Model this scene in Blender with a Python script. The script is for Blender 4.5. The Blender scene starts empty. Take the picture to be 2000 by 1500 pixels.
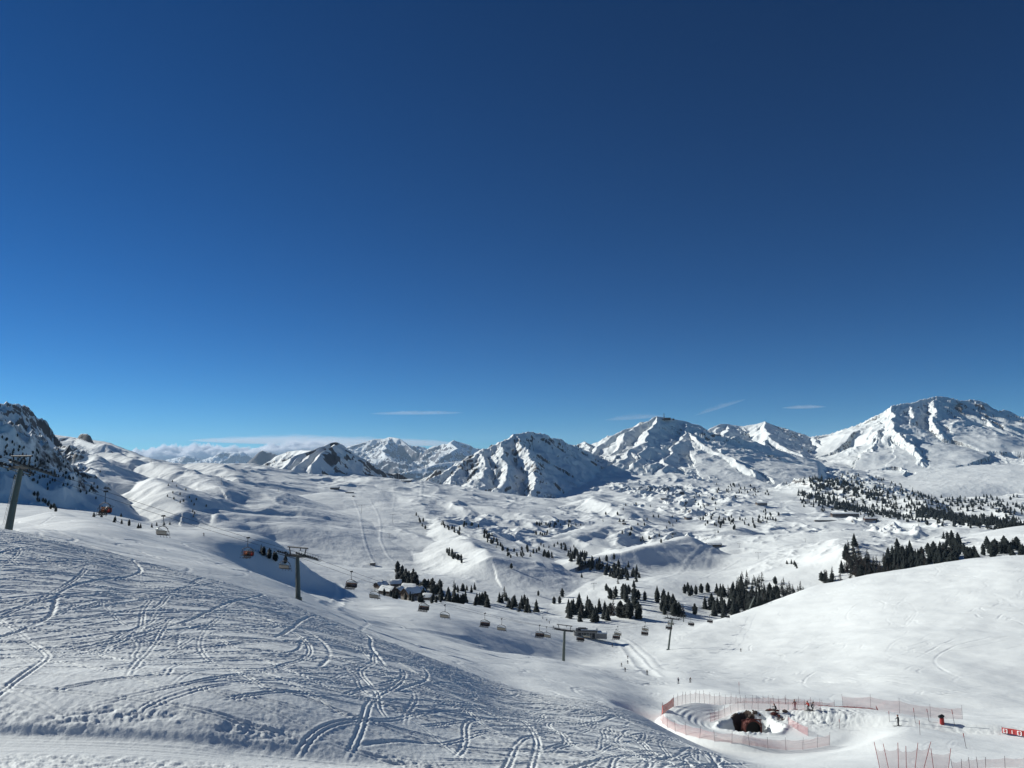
import bpy, bmesh, math, random, time
import numpy as np
from mathutils import Vector, Matrix
T0 = time.time()
SC = bpy.context.scene
COL = SC.collection
rad = math.radians

# ------------------------------------------------------------------ camera
F = 1444.0                      # focal length in pixels of the 2000 x 1500 photograph
PITCH = rad(6.13)
cam_d = bpy.data.cameras.new("camera")
cam_d.sensor_width = 36.0
cam_d.lens = 36.0 * F / 2000.0
cam_d.clip_start = 0.3
cam_d.clip_end = 200000.0
cam = bpy.data.objects.new("camera", cam_d)
cam.location = (0, 0, 0)
cam.rotation_euler = (rad(90) + PITCH, 0, 0)
COL.objects.link(cam)
SC.camera = cam

# ------------------------------------------------------------------ sky, sun, exposure
SUN_EL, SUN_AZ = rad(24.0), rad(-64.0)      # azimuth measured from the view direction (+Y), negative = left
sun_dir = Vector((math.sin(SUN_AZ) * math.cos(SUN_EL), math.cos(SUN_AZ) * math.cos(SUN_EL), math.sin(SUN_EL)))
w = bpy.data.worlds.new("World")
SC.world = w
w.use_nodes = True
nt = w.node_tree
nt.nodes.clear()
sky = nt.nodes.new("ShaderNodeTexSky")
sky.sky_type = 'NISHITA'
sky.sun_disc = False
sky.sun_elevation = SUN_EL
sky.sun_rotation = SUN_AZ
sky.altitude = 2500.0
sky.air_density = 0.75
sky.dust_density = 0.25
sky.ozone_density = 4.5
bg = nt.nodes.new("ShaderNodeBackground")
bg.inputs['Strength'].default_value = 0.046
wo = nt.nodes.new("ShaderNodeOutputWorld")
gm = nt.nodes.new("ShaderNodeGamma"); gm.inputs[1].default_value = 1.28
hs = nt.nodes.new("ShaderNodeHueSaturation"); hs.inputs['Saturation'].default_value = 1.17
nt.links.new(sky.outputs[0], gm.inputs[0]); nt.links.new(gm.outputs[0], hs.inputs['Color'])
tn = nt.nodes.new("ShaderNodeMixRGB"); tn.blend_type = 'MULTIPLY'; tn.inputs[0].default_value = 1.0; tn.inputs[2].default_value = (0.36, 0.86, 0.86, 1)
nt.links.new(hs.outputs[0], tn.inputs[1]); nt.links.new(tn.outputs[0], bg.inputs[0])
nt.links.new(bg.outputs[0], wo.inputs[0])
sun_l = bpy.data.lights.new("sun", 'SUN')
sun_l.energy = 5.0
sun_l.angle = rad(0.5)
sun_l.color = (1.0, 0.985, 0.925)
sun_o = bpy.data.objects.new("sun", sun_l)
sun_o.rotation_euler = (-sun_dir).to_track_quat('-Z', 'Y').to_euler()
COL.objects.link(sun_o)
SC.view_settings.view_transform = 'Standard'
SC.view_settings.look = 'None'
SC.view_settings.exposure = 0.04
SC.view_settings.gamma = 1.0
SC.cycles.volume_bounces = 5
SC.cycles.max_bounces = 8
SC.cycles.transparent_max_bounces = 16

# ------------------------------------------------------------------ pixel <-> world helpers
CP, SP = math.cos(PITCH), math.sin(PITCH)
def st(u, v):
    """pixel of the photograph -> slopes s = X/Y and t = Z/Y of its ray"""
    a = (np.asarray(u, float) - 1000.0) / F
    b = (750.0 - np.asarray(v, float)) / F
    k = CP - b * SP
    return a / k, (SP + b * CP) / k
def P(u, v, Y):
    s, t = st(u, v)
    return (float(s) * Y, float(Y), float(t) * Y)
def vpix(x, y, z):
    d = y * CP + z * SP
    return 1000 + F * x / d, 750 - F * (z * CP - y * SP) / d

# ------------------------------------------------------------------ noise
_rng = np.random.RandomState(7)
_perm = _rng.permutation(4096).astype(np.int32)
_gr = _rng.rand(4096) * 2 * np.pi
_gx, _gy = np.cos(_gr).astype(np.float32), np.sin(_gr).astype(np.float32)
def gnoise(x, y, seed=0):
    x = np.asarray(x, np.float64) + seed * 17.31
    y = np.asarray(y, np.float64) - seed * 9.77
    xi = np.floor(x); yi = np.floor(y)
    fx = (x - xi).astype(np.float32); fy = (y - yi).astype(np.float32)
    xi = xi.astype(np.int64); yi = yi.astype(np.int64)
    def g(i, j, dx, dy):
        h = _perm[(_perm[(i + seed * 131) & 4095] + j) & 4095]
        return _gx[h] * dx + _gy[h] * dy
    ux = fx * fx * fx * (fx * (fx * 6 - 15) + 10)
    uy = fy * fy * fy * (fy * (fy * 6 - 15) + 10)
    a = g(xi, yi, fx, fy); b = g(xi + 1, yi, fx - 1, fy)
    c = g(xi, yi + 1, fx, fy - 1); d = g(xi + 1, yi + 1, fx - 1, fy - 1)
    return ((a + (b - a) * ux) * (1 - uy) + (c + (d - c) * ux) * uy) * 1.5
def fbm(x, y, octv=4, seed=0, gain=0.5):
    r = 0; a = 1.0; f = 1.0
    for o in range(octv):
        r = r + a * gnoise(x * f, y * f, seed + o); a *= gain; f *= 2.03
    return r
def ridged(x, y, octv=4, seed=0, gain=0.5):
    r = 0; a = 1.0; f = 1.0; wgt = 1.0
    for o in range(octv):
        n = 1 - np.abs(gnoise(x * f, y * f, seed + o)) * 1.6
        n = np.clip(n, 0, 1) ** 2 * wgt
        wgt = np.clip(n * 1.6, 0, 1)
        r = r + a * n; a *= gain; f *= 2.07
    return r
def billow(x, y, octv=3, seed=0, gain=0.5):
    r = 0; a = 1.0; f = 1.0
    for o in range(octv):
        r = r + a * (np.abs(gnoise(x * f, y * f, seed + o)) * 2 - 0.6); a *= gain; f *= 2.1
    return r
def sstep(a, b, x):
    t = np.clip((x - a) / (b - a), 0, 1)
    return t * t * (3 - 2 * t)

# ------------------------------------------------------------------ tagging
def tag(o, label=None, cat=None, group=None, kind=None):
    if label: o['label'] = label
    if cat: o['category'] = cat
    if group: o['group'] = group
    if kind: o['kind'] = kind
    return o
def link(name, data, parent=None, loc=None, rot=None):
    o = bpy.data.objects.new(name, data)
    COL.objects.link(o)
    if parent: o.parent = parent
    if loc is not None: o.location = loc
    if rot is not None: o.rotation_euler = rot
    return o

# ------------------------------------------------------------------ materials
def new_mat(name):
    m = bpy.data.materials.new(name); m.use_nodes = True
    return m, m.node_tree, m.node_tree.nodes['Principled BSDF']
def simple_mat(name, col, rough=0.6, metal=0.0, var=0.12, scale=3.0):
    m, t, b = new_mat(name)
    tc = t.nodes.new('ShaderNodeTexCoord'); n = t.nodes.new('ShaderNodeTexNoise')
    n.inputs['Scale'].default_value = scale; n.inputs['Detail'].default_value = 5
    mx = t.nodes.new('ShaderNodeMixRGB')
    mx.inputs[1].default_value = (*[c * (1 - var) for c in col], 1)
    mx.inputs[2].default_value = (*[min(1, c * (1 + var)) for c in col], 1)
    t.links.new(tc.outputs['Object'], n.inputs['Vector'])
    t.links.new(n.outputs['Fac'], mx.inputs[0])
    t.links.new(mx.outputs[0], b.inputs['Base Color'])
    b.inputs['Roughness'].default_value = rough
    b.inputs['Metallic'].default_value = metal
    return m
def snow_mat(name, bumps, rock=None, base=(0.84, 0.875, 0.85)):
    """bumps: list of (noise scale per metre, distance in m, stretch); rock: (dark, light) colours driven by the 'rock' attribute"""
    m, t, b = new_mat(name)
    L = t.links.new
    tc = t.nodes.new('ShaderNodeTexCoord')
    prev = None
    for sc, dist, st_ in bumps:
        mp = t.nodes.new('ShaderNodeMapping'); mp.inputs['Scale'].default_value = (1, st_, 1)
        L(tc.outputs['Object'], mp.inputs['Vector'])
        n = t.nodes.new('ShaderNodeTexNoise'); n.inputs['Scale'].default_value = sc; n.inputs['Detail'].default_value = 4
        n.inputs['Roughness'].default_value = 0.6
        L(mp.outputs[0], n.inputs['Vector'])
        bp = t.nodes.new('ShaderNodeBump'); bp.inputs['Distance'].default_value = dist; bp.inputs['Strength'].default_value = 1.0
        L(n.outputs['Fac'], bp.inputs['Height'])
        if prev: L(prev.outputs[0], bp.inputs['Normal'])
        prev = bp
    if prev: L(prev.outputs[0], b.inputs['Normal'])
    b.inputs['Roughness'].default_value = 0.75
    b.inputs['Specular IOR Level'].default_value = 0.25
    b.inputs['Base Color'].default_value = (*base, 1)
    if rock:
        at = t.nodes.new('ShaderNodeAttribute'); at.attribute_name = 'rock'
        n = t.nodes.new('ShaderNodeTexNoise'); n.inputs['Scale'].default_value = rock[2]; n.inputs['Detail'].default_value = 6
        n.inputs['Roughness'].default_value = 0.7
        L(tc.outputs['Object'], n.inputs['Vector'])
        ad = t.nodes.new('ShaderNodeMath'); ad.operation = 'MULTIPLY_ADD'
        L(n.outputs['Fac'], ad.inputs[0]); ad.inputs[1].default_value = 0.7; L(at.outputs['Fac'], ad.inputs[2])
        mr = t.nodes.new('ShaderNodeMapRange'); mr.inputs[1].default_value = 0.78; mr.inputs[2].default_value = 0.92
        L(ad.outputs[0], mr.inputs[0])
        n2 = t.nodes.new('ShaderNodeTexNoise'); n2.inputs['Scale'].default_value = rock[2] * 0.7; n2.inputs['Detail'].default_value = 5
        L(tc.outputs['Object'], n2.inputs['Vector'])
        rc = t.nodes.new('ShaderNodeMixRGB'); L(n2.outputs['Fac'], rc.inputs[0])
        rc.inputs[1].default_value = (*rock[0], 1); rc.inputs[2].default_value = (*rock[1], 1)
        mx = t.nodes.new('ShaderNodeMixRGB'); L(mr.outputs[0], mx.inputs[0])
        mx.inputs[1].default_value = (*base, 1); L(rc.outputs[0], mx.inputs[2])
        L(mx.outputs[0], b.inputs['Base Color'])
    return m
# ------------------------------------------------------------------ terrain control lines: (u, v, Y) in photo pixels and metres
CV = [
 [(-450,1480,32.6),(0,1472,32.9),(500,1494,34.4),(1000,1522,38.5),(2000,1575,48),(2450,1600,48)],                      # lip
 [(-450,1432,34),(0,1437,35),(375,1453,36),(500,1464,37),(650,1484,38),(900,1500,41),(1200,1522,44),(2000,1565,52),(2450,1590,52)],  # foot of bank
 [(-450,1408,34.8),(0,1409,35.7),(375,1430,36.7),(500,1444,37.7),(650,1469,38.7),(900,1494,41.8),(1200,1516,44.8),(2000,1560,53),(2450,1585,53)],
 [(-450,1238,60),(0,1250,58),(500,1292,58),(750,1346,58),(1000,1424,58),(1250,1474,59),(1500,1525,62),(2000,1530,67),(2450,1530,67)],
 [(-450,985,128),(0,1035,108),(200,1080,110),(400,1130,112),(590,1190,112),(760,1253,108),(870,1302,100),(990,1370,90),(1150,1404,82),(1260,1436,76),(1400,1482,72),(1500,1505,72),(1750,1500,78),(2000,1498,84),(2450,1490,84)],
 [(-450,1000,150),(0,1044,135),(200,1088,135),(400,1136,138),(590,1196,140),(760,1256,132),(870,1290,124),(990,1345,118),(1150,1374,112),(1260,1410,108),(1330,1440,114),(1400,1462,117),(1500,1471,117),(1600,1471,114),(1750,1464,104),(2000,1470,104),(2450,1465,104)],
 [(-450,985,190),(0,1039,165),(60,1031,165),(150,1046,170),(300,1080,175),(450,1112,180),(600,1168,185),(700,1210,195),(800,1242,200),(900,1264,205),(1000,1281,232),(1100,1297,262),(1180,1302,268),(1264,1319,262),(1325,1336,212),(1360,1356,180),(1400,1374,150),(1500,1382,150),(1600,1392,146),(1750,1412,128),(2000,1432,122),(2450,1432,122)],
 [(-450,975,250),(0,1033,230),(150,1036,215),(300,1068,215),(450,1102,222),(600,1162,230),(700,1203,238),(800,1227,245),(900,1256,252),(1000,1290,270),(1100,1309,298),(1180,1298,316),(1264,1302,316),(1325,1312,268),(1400,1338,225),(1500,1356,205),(1600,1364,195),(1750,1379,175),(2000,1392,172),(2450,1390,172)],
 [(-450,965,290),(0,1026,275),(150,1020,250),(300,1052,262),(450,1098,275),(600,1163,295),(700,1184,330),(800,1190,325),(900,1205,338),(1000,1230,362),(1100,1256,388),(1170,1276,396),(1220,1272,410),(1325,1264,400),(1450,1256,405),(1500,1246,400),(1600,1240,370),(1750,1235,320),(2000,1226,290),(2450,1210,280)],
 [(-450,960,320),(0,1024,305),(60,1010,290),(150,1013,278),(300,1046,300),(380,1060,316),(450,1083,330),(520,1114,342),(600,1150,352),(700,1163,385),(800,1180,395),(900,1196,415),(1000,1213,430),(1100,1227,455),(1200,1235,470),(1290,1238,470),(1334,1233,475),(1400,1214,505),(1463,1194,555),(1500,1181,560),(1600,1147,560),(1700,1125,540),(1800,1108,520),(1900,1092,500),(2000,1085,480),(2450,1060,460)],
 [(-450,955,345),(0,1022,335),(60,1008,315),(115,1001,302),(150,1010,302),(230,1031,322),(310,1037,332),(400,1047,342),(450,1060,347),(500,1074,354),(560,1105,362),(600,1124,374),(650,1145,396),(700,1150,430),(780,1171,460),(850,1173,480),(920,1181,490),(1000,1194,500),(1060,1206,510),(1120,1211,520),(1170,1212,520),(1190,1207,525),(1250,1204,530),(1320,1209,545),(1400,1219,590),(1500,1200,640),(1600,1170,660),(2000,1120,640),(2450,1090,640)],
 [(-450,980,470),(0,1012,480),(150,1022,480),(310,1050,480),(450,1080,520),(600,1150,560),(700,1172,600),(850,1184,620),(1000,1203,640),(1120,1217,650),(1250,1214,680),(1400,1216,720),(1500,1202,740),(1700,1160,760),(2000,1120,760),(2450,1100,760)],
 [(-450,960,700),(0,992,700),(150,1002,700),(310,1034,720),(450,1056,760),(600,1118,800),(700,1136,820),(850,1152,830),(1000,1168,830),(1120,1168,830),(1250,1165,830),(1400,1170,860),(1500,1155,860),(1700,1118,890),(2000,1080,900),(2450,1060,900)],
 [(-450,950,1000),(0,985,1000),(310,1020,1000),(450,1026,1050),(600,1084,1100),(700,1098,1100),(850,1112,1100),(1000,1117,1100),(1250,1112,1150),(1400,1112,1150),(1500,1088,1150),(1600,1070,1100),(1650,1059,1050),(1700,1066,1050),(1800,1070,1050),(1900,1060,1040),(2000,1046,1040),(2450,1035,1040)],
 [(-450,945,1500),(0,970,1500),(310,1000,1500),(450,990,1500),(600,1036,1500),(700,1044,1500),(850,1052,1500),(1000,1064,1500),(1250,1066,1550),(1500,1054,1550),(1650,1046,1500),(1800,1042,1450),(2000,1031,1450),(2450,1020,1450)],
 [(-450,930,2100),(0,955,2100),(310,960,2100),(450,955,2100),(600,978,2100),(760,986,2100),(1000,1010,2100),(1250,1018,2200),(1500,1012,2200),(1750,1022,2100),(2000,1016,2100),(2450,1010,2100)],
 [(-450,915,3000),(0,930,3000),(310,915,3000),(450,912,3000),(600,926,3000),(740,932,2900),(800,944,2900),(850,955,3000),(1000,972,3000),(1150,962,3000),(1250,962,3000),(1500,968,3000),(1700,978,3000),(1850,992,3000),(2000,985,3000),(2450,975,3000)],
 [(-450,915,4000),(0,920,4000),(450,908,4000),(600,922,4000),(740,940,4000),(830,948,4000),(1000,962,4000),(1150,925,4000),(1300,918,4000),(1500,942,4000),(1650,938,4000),(1850,968,4000),(2000,960,4000),(2450,950,4000)],
 [(-450,918,5500),(0,918,5500),(450,910,5500),(600,920,5500),(820,945,5500),(1000,950,5500),(1150,905,5500),(1300,900,5500),(1500,915,5500),(1600,900,5500),(1850,940,5500),(2000,930,5500),(2450,925,5500)],
 [(-450,935,9000),(0,935,9000),(1000,945,9000),(2000,940,9000),(2450,940,9000)],
]
def _interp_curve(c, s):
    u = np.array([p[0] for p in c], float); v = np.array([p[1] for p in c], float); Y = np.array([p[2] for p in c], float)
    ss, tt = st(u, v)
    ly = np.log(Y)
    def herm(xs, ys, x):
        # monotone cubic (Fritsch-Carlson)
        h = np.diff(xs); d = np.diff(ys) / h
        m = np.zeros(len(xs)); m[0] = d[0]; m[-1] = d[-1]
        for i in range(1, len(xs) - 1):
            m[i] = 0 if d[i-1] * d[i] <= 0 else 3 * (h[i-1] + h[i]) / ((2*h[i] + h[i-1]) / d[i-1] + (h[i] + 2*h[i-1]) / d[i])
        x = np.clip(x, xs[0], xs[-1])
        k = np.clip(np.searchsorted(xs, x, side='right') - 1, 0, len(xs) - 2)
        t = (x - xs[k]) / h[k]
        return ((2*t**3 - 3*t**2 + 1) * ys[k] + (t**3 - 2*t**2 + t) * h[k] * m[k] + (-2*t**3 + 3*t**2) * ys[k+1] + (t**3 - t**2) * h[k] * m[k+1])
    Yo = np.exp(herm(ss, ly, s))
    return Yo, herm(ss, tt, s) * Yo

# columns and rows of the polar sheet
SC_ = np.concatenate([np.linspace(-1.15, -0.75, 40, endpoint=False), np.arange(-0.75, 0.75, 0.00125), np.linspace(0.75, 1.15, 40)])
YR = [np.geomspace(2.0, 29.5, 40, endpoint=False), np.arange(29.5, 125, 0.09)]
def _gs(a, b, st_a, st_b):
    r = [a]
    while r[-1] < b:
        f = (r[-1] - a) / (b - a); r.append(r[-1] + st_a + (st_b - st_a) * f)
    return np.array(r)
g1 = _gs(125, 600, 0.25, 1.2); g2 = _gs(g1[-1] + 1.2, 3300, 1.3, 5.5); g3 = _gs(g2[-1] + 5, 9000, 6, 60)
YR = np.concatenate(YR + [g1, g2, g3])
NC, NR = len(SC_), len(YR)
print("sheet", NR, NC)

def knots(s):
    n = len(s)
    K = [(np.full(n, 0.5), np.full(n, -1.72)), (np.full(n, 2.0), np.full(n, -1.75)), (np.full(n, 10.0), np.full(n, -5.2)), (np.full(n, 20.0), np.full(n, -9.1))]
    for c in CV: K.append(_interp_curve(c, s))
    return np.array([k[0] for k in K]).T, np.array([k[1] for k in K]).T
def _gsm(a, sg):
    k = np.exp(-0.5 * (np.arange(-3 * sg, 3 * sg + 1) / sg) ** 2); k /= k.sum()
    return np.convolve(np.pad(a, 3 * sg, mode='edge'), k, 'valid')
def base_grid():
    Yk, Zk = knots(SC_)
    for j in range(4, Yk.shape[1]):
        sg = 16 if j < 13 else 10
        tt = _gsm(Zk[:, j] / Yk[:, j], sg); Yk[:, j] = np.exp(_gsm(np.log(Yk[:, j]), sg)); Zk[:, j] = tt * Yk[:, j]
    for j in range(1, Yk.shape[1]): Yk[:, j] = np.maximum(Yk[:, j], Yk[:, j-1] * 1.005)
    h = np.diff(Yk, axis=1); d = np.diff(Zk, axis=1) / h
    m = np.zeros_like(Yk); m[:, 0] = d[:, 0]; m[:, -1] = d[:, -1]
    h0, h1, d0, d1 = h[:, :-1], h[:, 1:], d[:, :-1], d[:, 1:]
    # weighted finite difference, limited
    mm = (d0 * h1 + d1 * h0) / (h0 + h1)
    lim = 2.5 * np.minimum(np.abs(d0), np.abs(d1)) + 0.06
    m[:, 1:-1] = np.clip(mm, -lim, lim)
    Z = np.zeros((NR, NC), np.float32)
    for c in range(NC):
        xs, ys, mc, hc = Yk[c], Zk[c], m[c], h[c]
        k = np.clip(np.searchsorted(xs, YR, side='right') - 1, 0, len(xs) - 2)
        t = (YR - xs[k]) / hc[k]
        Z[:, c] = ((2*t**3 - 3*t**2 + 1) * ys[k] + (t**3 - 2*t**2 + t) * hc[k] * mc[k] + (-2*t**3 + 3*t**2) * ys[k+1] + (t**3 - t**2) * hc[k] * mc[k+1])
    def box(A, n):
        c = np.cumsum(np.pad(A.astype(np.float64), ((0, 0), (n + 1, n)), mode='edge'), axis=1)
        return (c[:, 2*n+1:] - c[:, :-2*n-1]) / (2*n + 1)
    T = Z / YR[:, None]
    inner = sstep(-0.76, -0.73, SC_) * (1 - sstep(0.73, 0.76, SC_))
    S = box(box(box(T, 9), 9), 7)
    T = T + (S - T) * inner[None, :] * sstep(40, 60, YR)[:, None]
    return (T * YR[:, None]).astype(np.float32)

# ------------------------------------------------------------------ ridges (skeleton) helper
def ridge_field(X, Y, ridges, warp=(0, 1), flute=(0, 1, 0), seed=0, knoll=False):
    """ridges: list of dict(pts=[(u,v,Y)...], L=slope left, R=slope right, fall=metres of concave toe). Max of all, with flutes running down the fall line."""
    if warp[0]:
        wx = fbm(X / warp[1], Y / warp[1], 3, seed + 50) * warp[0]; wy = fbm(X / warp[1], Y / warp[1], 3, seed + 60) * warp[0]
    else: wx = wy = 0
    Xw, Yw = X + wx, Y + wy
    best = np.full(X.shape, -1e9, np.float32); q = np.zeros(X.shape, np.float32); dd = np.zeros(X.shape, np.float32)
    for ri, r in enumerate(ridges):
        pts = [P(*p) for p in r['pts']]
        arc = 0
        for (x0, y0, z0), (x1, y1, z1) in zip(pts[:-1], pts[1:]):
            dx, dy = x1 - x0, y1 - y0; l2 = dx*dx + dy*dy + 1e-6; l = math.sqrt(l2)
            t = np.clip(((Xw - x0) * dx + (Yw - y0) * dy) / l2, 0, 1)
            ex, ey = Xw - (x0 + t * dx), Yw - (y0 + t * dy)
            d = np.sqrt(ex*ex + ey*ey)
            side = (dx * ey - dy * ex)            # >0: left of the travel direction
            sl = np.where(side > 0, r.get('L', 0.7), r.get('R', 0.7))
            fall = r.get('fall', 400.0)
            ro = r.get('round', 0.0)
            de = np.sqrt(d*d + ro*ro) - ro
            if knoll: hgt = z0 + t * (z1 - z0) - sl * de * (0.6 + 0.4 * np.exp(-de / fall))
            else: hgt = z0 + t * (z1 - z0) - sl * (1.3 * fall * np.log1p(de / (1.3 * fall)) * 0.6 + 0.4 * de)
            up = hgt > best
            best = np.where(up, hgt, best); q = np.where(up, arc + t * l + ri * 977.0, q); dd = np.where(up, d, dd)
            arc += l
    if flute[0]:
        a, wl, mx = flute
        n = ridged(q / wl, dd / (wl * 6), 3, seed + 5)
        best = best + (n - 0.9) * a * sstep(0, wl * 1.2, dd) * sstep(mx, mx * 0.35, dd)
    return best, dd
def smax(a, b, k):
    h = np.clip(0.5 + 0.5 * (b - a) / k, 0, 1)
    return a * (1 - h) + b * h + k * h * (1 - h)

def grid_mesh(name, X, Y, Z, rock=None):
    nr, nc = Z.shape
    co = np.empty((nr * nc, 3), np.float32)
    co[:, 0] = X.ravel(); co[:, 1] = Y.ravel(); co[:, 2] = Z.ravel()
    i = np.arange(nr - 1)[:, None] * nc + np.arange(nc - 1)[None, :]
    q = np.stack([i, i + 1, i + nc + 1, i + nc], -1).reshape(-1).astype(np.int32)
    nf = (nr - 1) * (nc - 1)
    me = bpy.data.meshes.new(name)
    me.vertices.add(nr * nc); me.vertices.foreach_set('co', co.ravel())
    me.loops.add(nf * 4); me.loops.foreach_set('vertex_index', q)
    me.polygons.add(nf); me.polygons.foreach_set('loop_start', np.arange(nf, dtype=np.int32) * 4)
    me.update(calc_edges=True)
    me.polygons.foreach_set('use_smooth', np.ones(nf, bool))
    if rock is not None:
        at = me.attributes.new('rock', 'FLOAT', 'POINT'); at.data.foreach_set('value', rock.astype(np.float32).ravel())
    return me

# ------------------------------------------------------------------ the main sheet
Z = base_grid()
YY = np.repeat(YR[:, None], NC, 1); XX = SC_[None, :] * YY
U = 1000 + SC_ * F * 1.0
def band(a, b, c, d, v): return sstep(a, b, v) * (1 - sstep(c, d, v))
# knolls and dunes of the left side and the middle ground, as rounded ridges
KN = [
 dict(pts=[(-300,830,290),(-60,906,330),(0,930,355),(40,948,390),(75,966,430),(112,987,465),(150,1004,485),(190,1022,500)], L=0.75, R=0.75, fall=160, round=5),
 dict(pts=[(-300,760,900),(-60,800,960),(0,828,1000),(50,857,1060),(85,880,1110),(120,905,1170),(160,925,1230),(190,945,1270),(205,975,1290),(215,1010,1300)], L=0.85, R=0.85, fall=420, round=6),
 dict(pts=[(250,920,1900),(290,906,1800),(335,905,1750),(370,912,1650),(400,930,1500),(425,950,1400)], L=0.45, R=0.55, fall=110, round=18),
 dict(pts=[(240,950,1500),(285,938,1400),(318,944,1300),(338,965,1200),(352,995,1100)], L=0.45, R=0.6, fall=90, round=14),
 dict(pts=[(385,1003,1250),(405,997,1200),(425,1005,1130),(436,1020,1080)], L=0.5, R=0.62, fall=60, round=8),
 dict(pts=[(395,900,2300),(430,905,2200),(460,925,2000),(470,940,1900)], L=0.35, R=0.5, fall=90, round=14),
 dict(pts=[(560,960,2000),(650,945,2200),(740,932,2500),(820,940,2700)], L=0.25, R=0.25, fall=100, round=60),
 dict(pts=[(90,873,1900),(120,872,1850),(150,878,1750),(178,892,1600),(195,915,1450),(205,940,1350)], L=0.5, R=0.55, fall=160, round=10),
 dict(pts=[(190,888,2300),(225,883,2250),(245,893,2150),(262,905,2050)], L=0.45, R=0.5, fall=120, round=8),
 dict(pts=[(250,885,3000),(290,892,2900),(310,905,2800)], L=0.35, R=0.4, fall=120, round=8),
 dict(pts=[(900,1050,1300),(930,1062,1150),(960,1090,1020)], L=0.45, R=0.5, fall=40, round=8),
 dict(pts=[(820,1005,1700),(850,1012,1550),(905,1040,1350)], L=0.35, R=0.5, fall=40, round=8),
 dict(pts=[(1100,985,2300),(1150,972,2400),(1190,985,2200),(1210,1005,2050)], L=0.35, R=0.45, fall=60, round=12),
 dict(pts=[(1640,1058,1060),(1665,1064,960),(1680,1100,900)], L=0.4, R=0.7, fall=60, round=8),
 dict(pts=[(1180,1085,1150),(1290,1060,1250),(1350,1050,1350)], L=0.35, R=0.6, fall=50, round=10),
 dict(pts=[(1490,1045,1500),(1560,1038,1450),(1640,1033,1400),(1900,1030,1350)], L=0.3, R=0.3, fall=60, round=20),
 dict(pts=[(1330,1048,1600),(1380,1040,1650),(1450,1030,1700)], L=0.3, R=0.45, fall=40, round=10),
 dict(pts=[(1560,935,3300),(1640,945,3000),(1730,960,2700),(1800,975,2500),(1830,1000,2300)], L=0.35, R=0.42, fall=200, round=20),
 dict(pts=[(1840,985,2500),(1920,985,2350),(2000,1000,2200)], L=0.3, R=0.4, fall=100, round=20),
 dict(pts=[(500,1000,1500),(560,968,1750),(640,955,1950),(720,955,2050),(790,965,2000)], L=0.3, R=0.2, fall=160, round=50),
]
r0 = np.searchsorted(YR, 330); sl = slice(r0, None)
Xs, Ys = XX[sl], YY[sl]
kf, _ = ridge_field(Xs, Ys, KN, warp=(14, 140), seed=3, knoll=True)
kf -= 400 * (1 - sstep(330, 480, Ys))
Z[sl] = smax(Z[sl], kf, 6.0)
# groomed pistes stay smooth between the bumps
def base_hit(u, v, ymin):
    s, t = st(u, v); i = int(np.clip(np.searchsorted(SC_, s), 0, NC - 1)); j0 = int(np.searchsorted(YR, ymin))
    c = np.nonzero(Z[j0:, i] / YR[j0:] >= t)[0]; j = j0 + (int(c[0]) if len(c) else 0)
    return float(s) * float(YR[j]), float(YR[j])
keep = np.ones(Xs.shape, np.float32)
for pw, ym, pl in [(26, 700, [(1400,1065),(1380,1095),(1335,1130)]), (30, 700, [(1660,1036),(1560,1050),(1480,1075),(1400,1105),(1340,1140)]), (34, 800, [(745,940),(722,975),(728,1040),(748,1095)]),
    (18, 700, [(1290,965),(1230,1000),(1150,1040),(1080,1058),(1000,1100),(985,1150)]), (22, 1200, [(1150,935),(1190,960),(1290,985),(1400,990),(1480,990),(1600,1004)]), (14, 500, [(455,1000),(480,1055),(545,1085)]),
    (26, 1200, [(1160,905),(1150,940),(1080,985),(1000,1000),(900,975),(830,960)]), (30, 900, [(1500,1012),(1650,1030),(1800,1030),(1980,1040)]), (16, 600, [(1060,1115),(1050,1150),(1020,1175)])]:
    W = [base_hit(u, v, ym) for u, v in pl]
    for (xa, ya), (xb, yb) in zip(W[:-1], W[1:]):
        dx, dy = xb - xa, yb - ya; tt_ = np.clip(((Xs - xa) * dx + (Ys - ya) * dy) / (dx*dx + dy*dy + 1e-6), 0, 1)
        keep = np.minimum(keep, sstep(pw * 0.7, pw * 2.0, np.hypot(Xs - xa - tt_ * dx, Ys - ya - tt_ * dy)))
keep = 0.12 + 0.88 * keep
# rolling bumps: size follows the ground, not the picture
a1 = sstep(420, 900, Ys)
wq = fbm(Xs / 380, Ys / 420, 2, 13) * 90; Xq, Yq = Xs + wq, Ys - 0.7 * wq
Z[sl] += a1 * (billow(Xq / 260, Yq / 300, 3, 11, 0.4) * 5.5 + gnoise(Xs / 420, Ys / 420, 15) * 10)
Z[sl] += a1 * (ridged(Xs / 48, Ys / 60, 4, 17, 0.52) - 0.8) * 2.0 * (0.35 + 0.65 * sstep(-0.12, 0.1, Xs / Ys)) * sstep(-0.3, 0.3, fbm(Xs / 300, Ys / 300, 2, 19)) * keep
mid = sstep(900, 1600, Ys) * (1 - sstep(5000, 8000, Ys))
rightside = sstep(-0.12, 0.1, Xs / Ys)
rough = sstep(-0.1, 0.35, fbm(Xs / 600, Ys / 900, 3, 21)) * mid * (0.35 + 0.65 * rightside)
smooth_slope = np.exp(-(((Xs / Ys + 0.24) / 0.09) ** 2)) * sstep(1000, 1200, Ys) * (1 - sstep(2000, 2300, Ys))
rough *= (1 - smooth_slope) * keep
Z[sl] += rough * (ridged(Xq / 85, Yq / 100, 4, 31, 0.52) - 0.8) * 8.5 * (0.6 + 0.4 * rightside + 0.5 * rightside * sstep(1500, 2100, Ys))
Z[sl] += mid * (1 - 0.7 * smooth_slope) * (0.3 + 0.7 * keep) * (ridged(Xq / 150, Yq / 170, 3, 41) - 0.8) * 5.5
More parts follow.
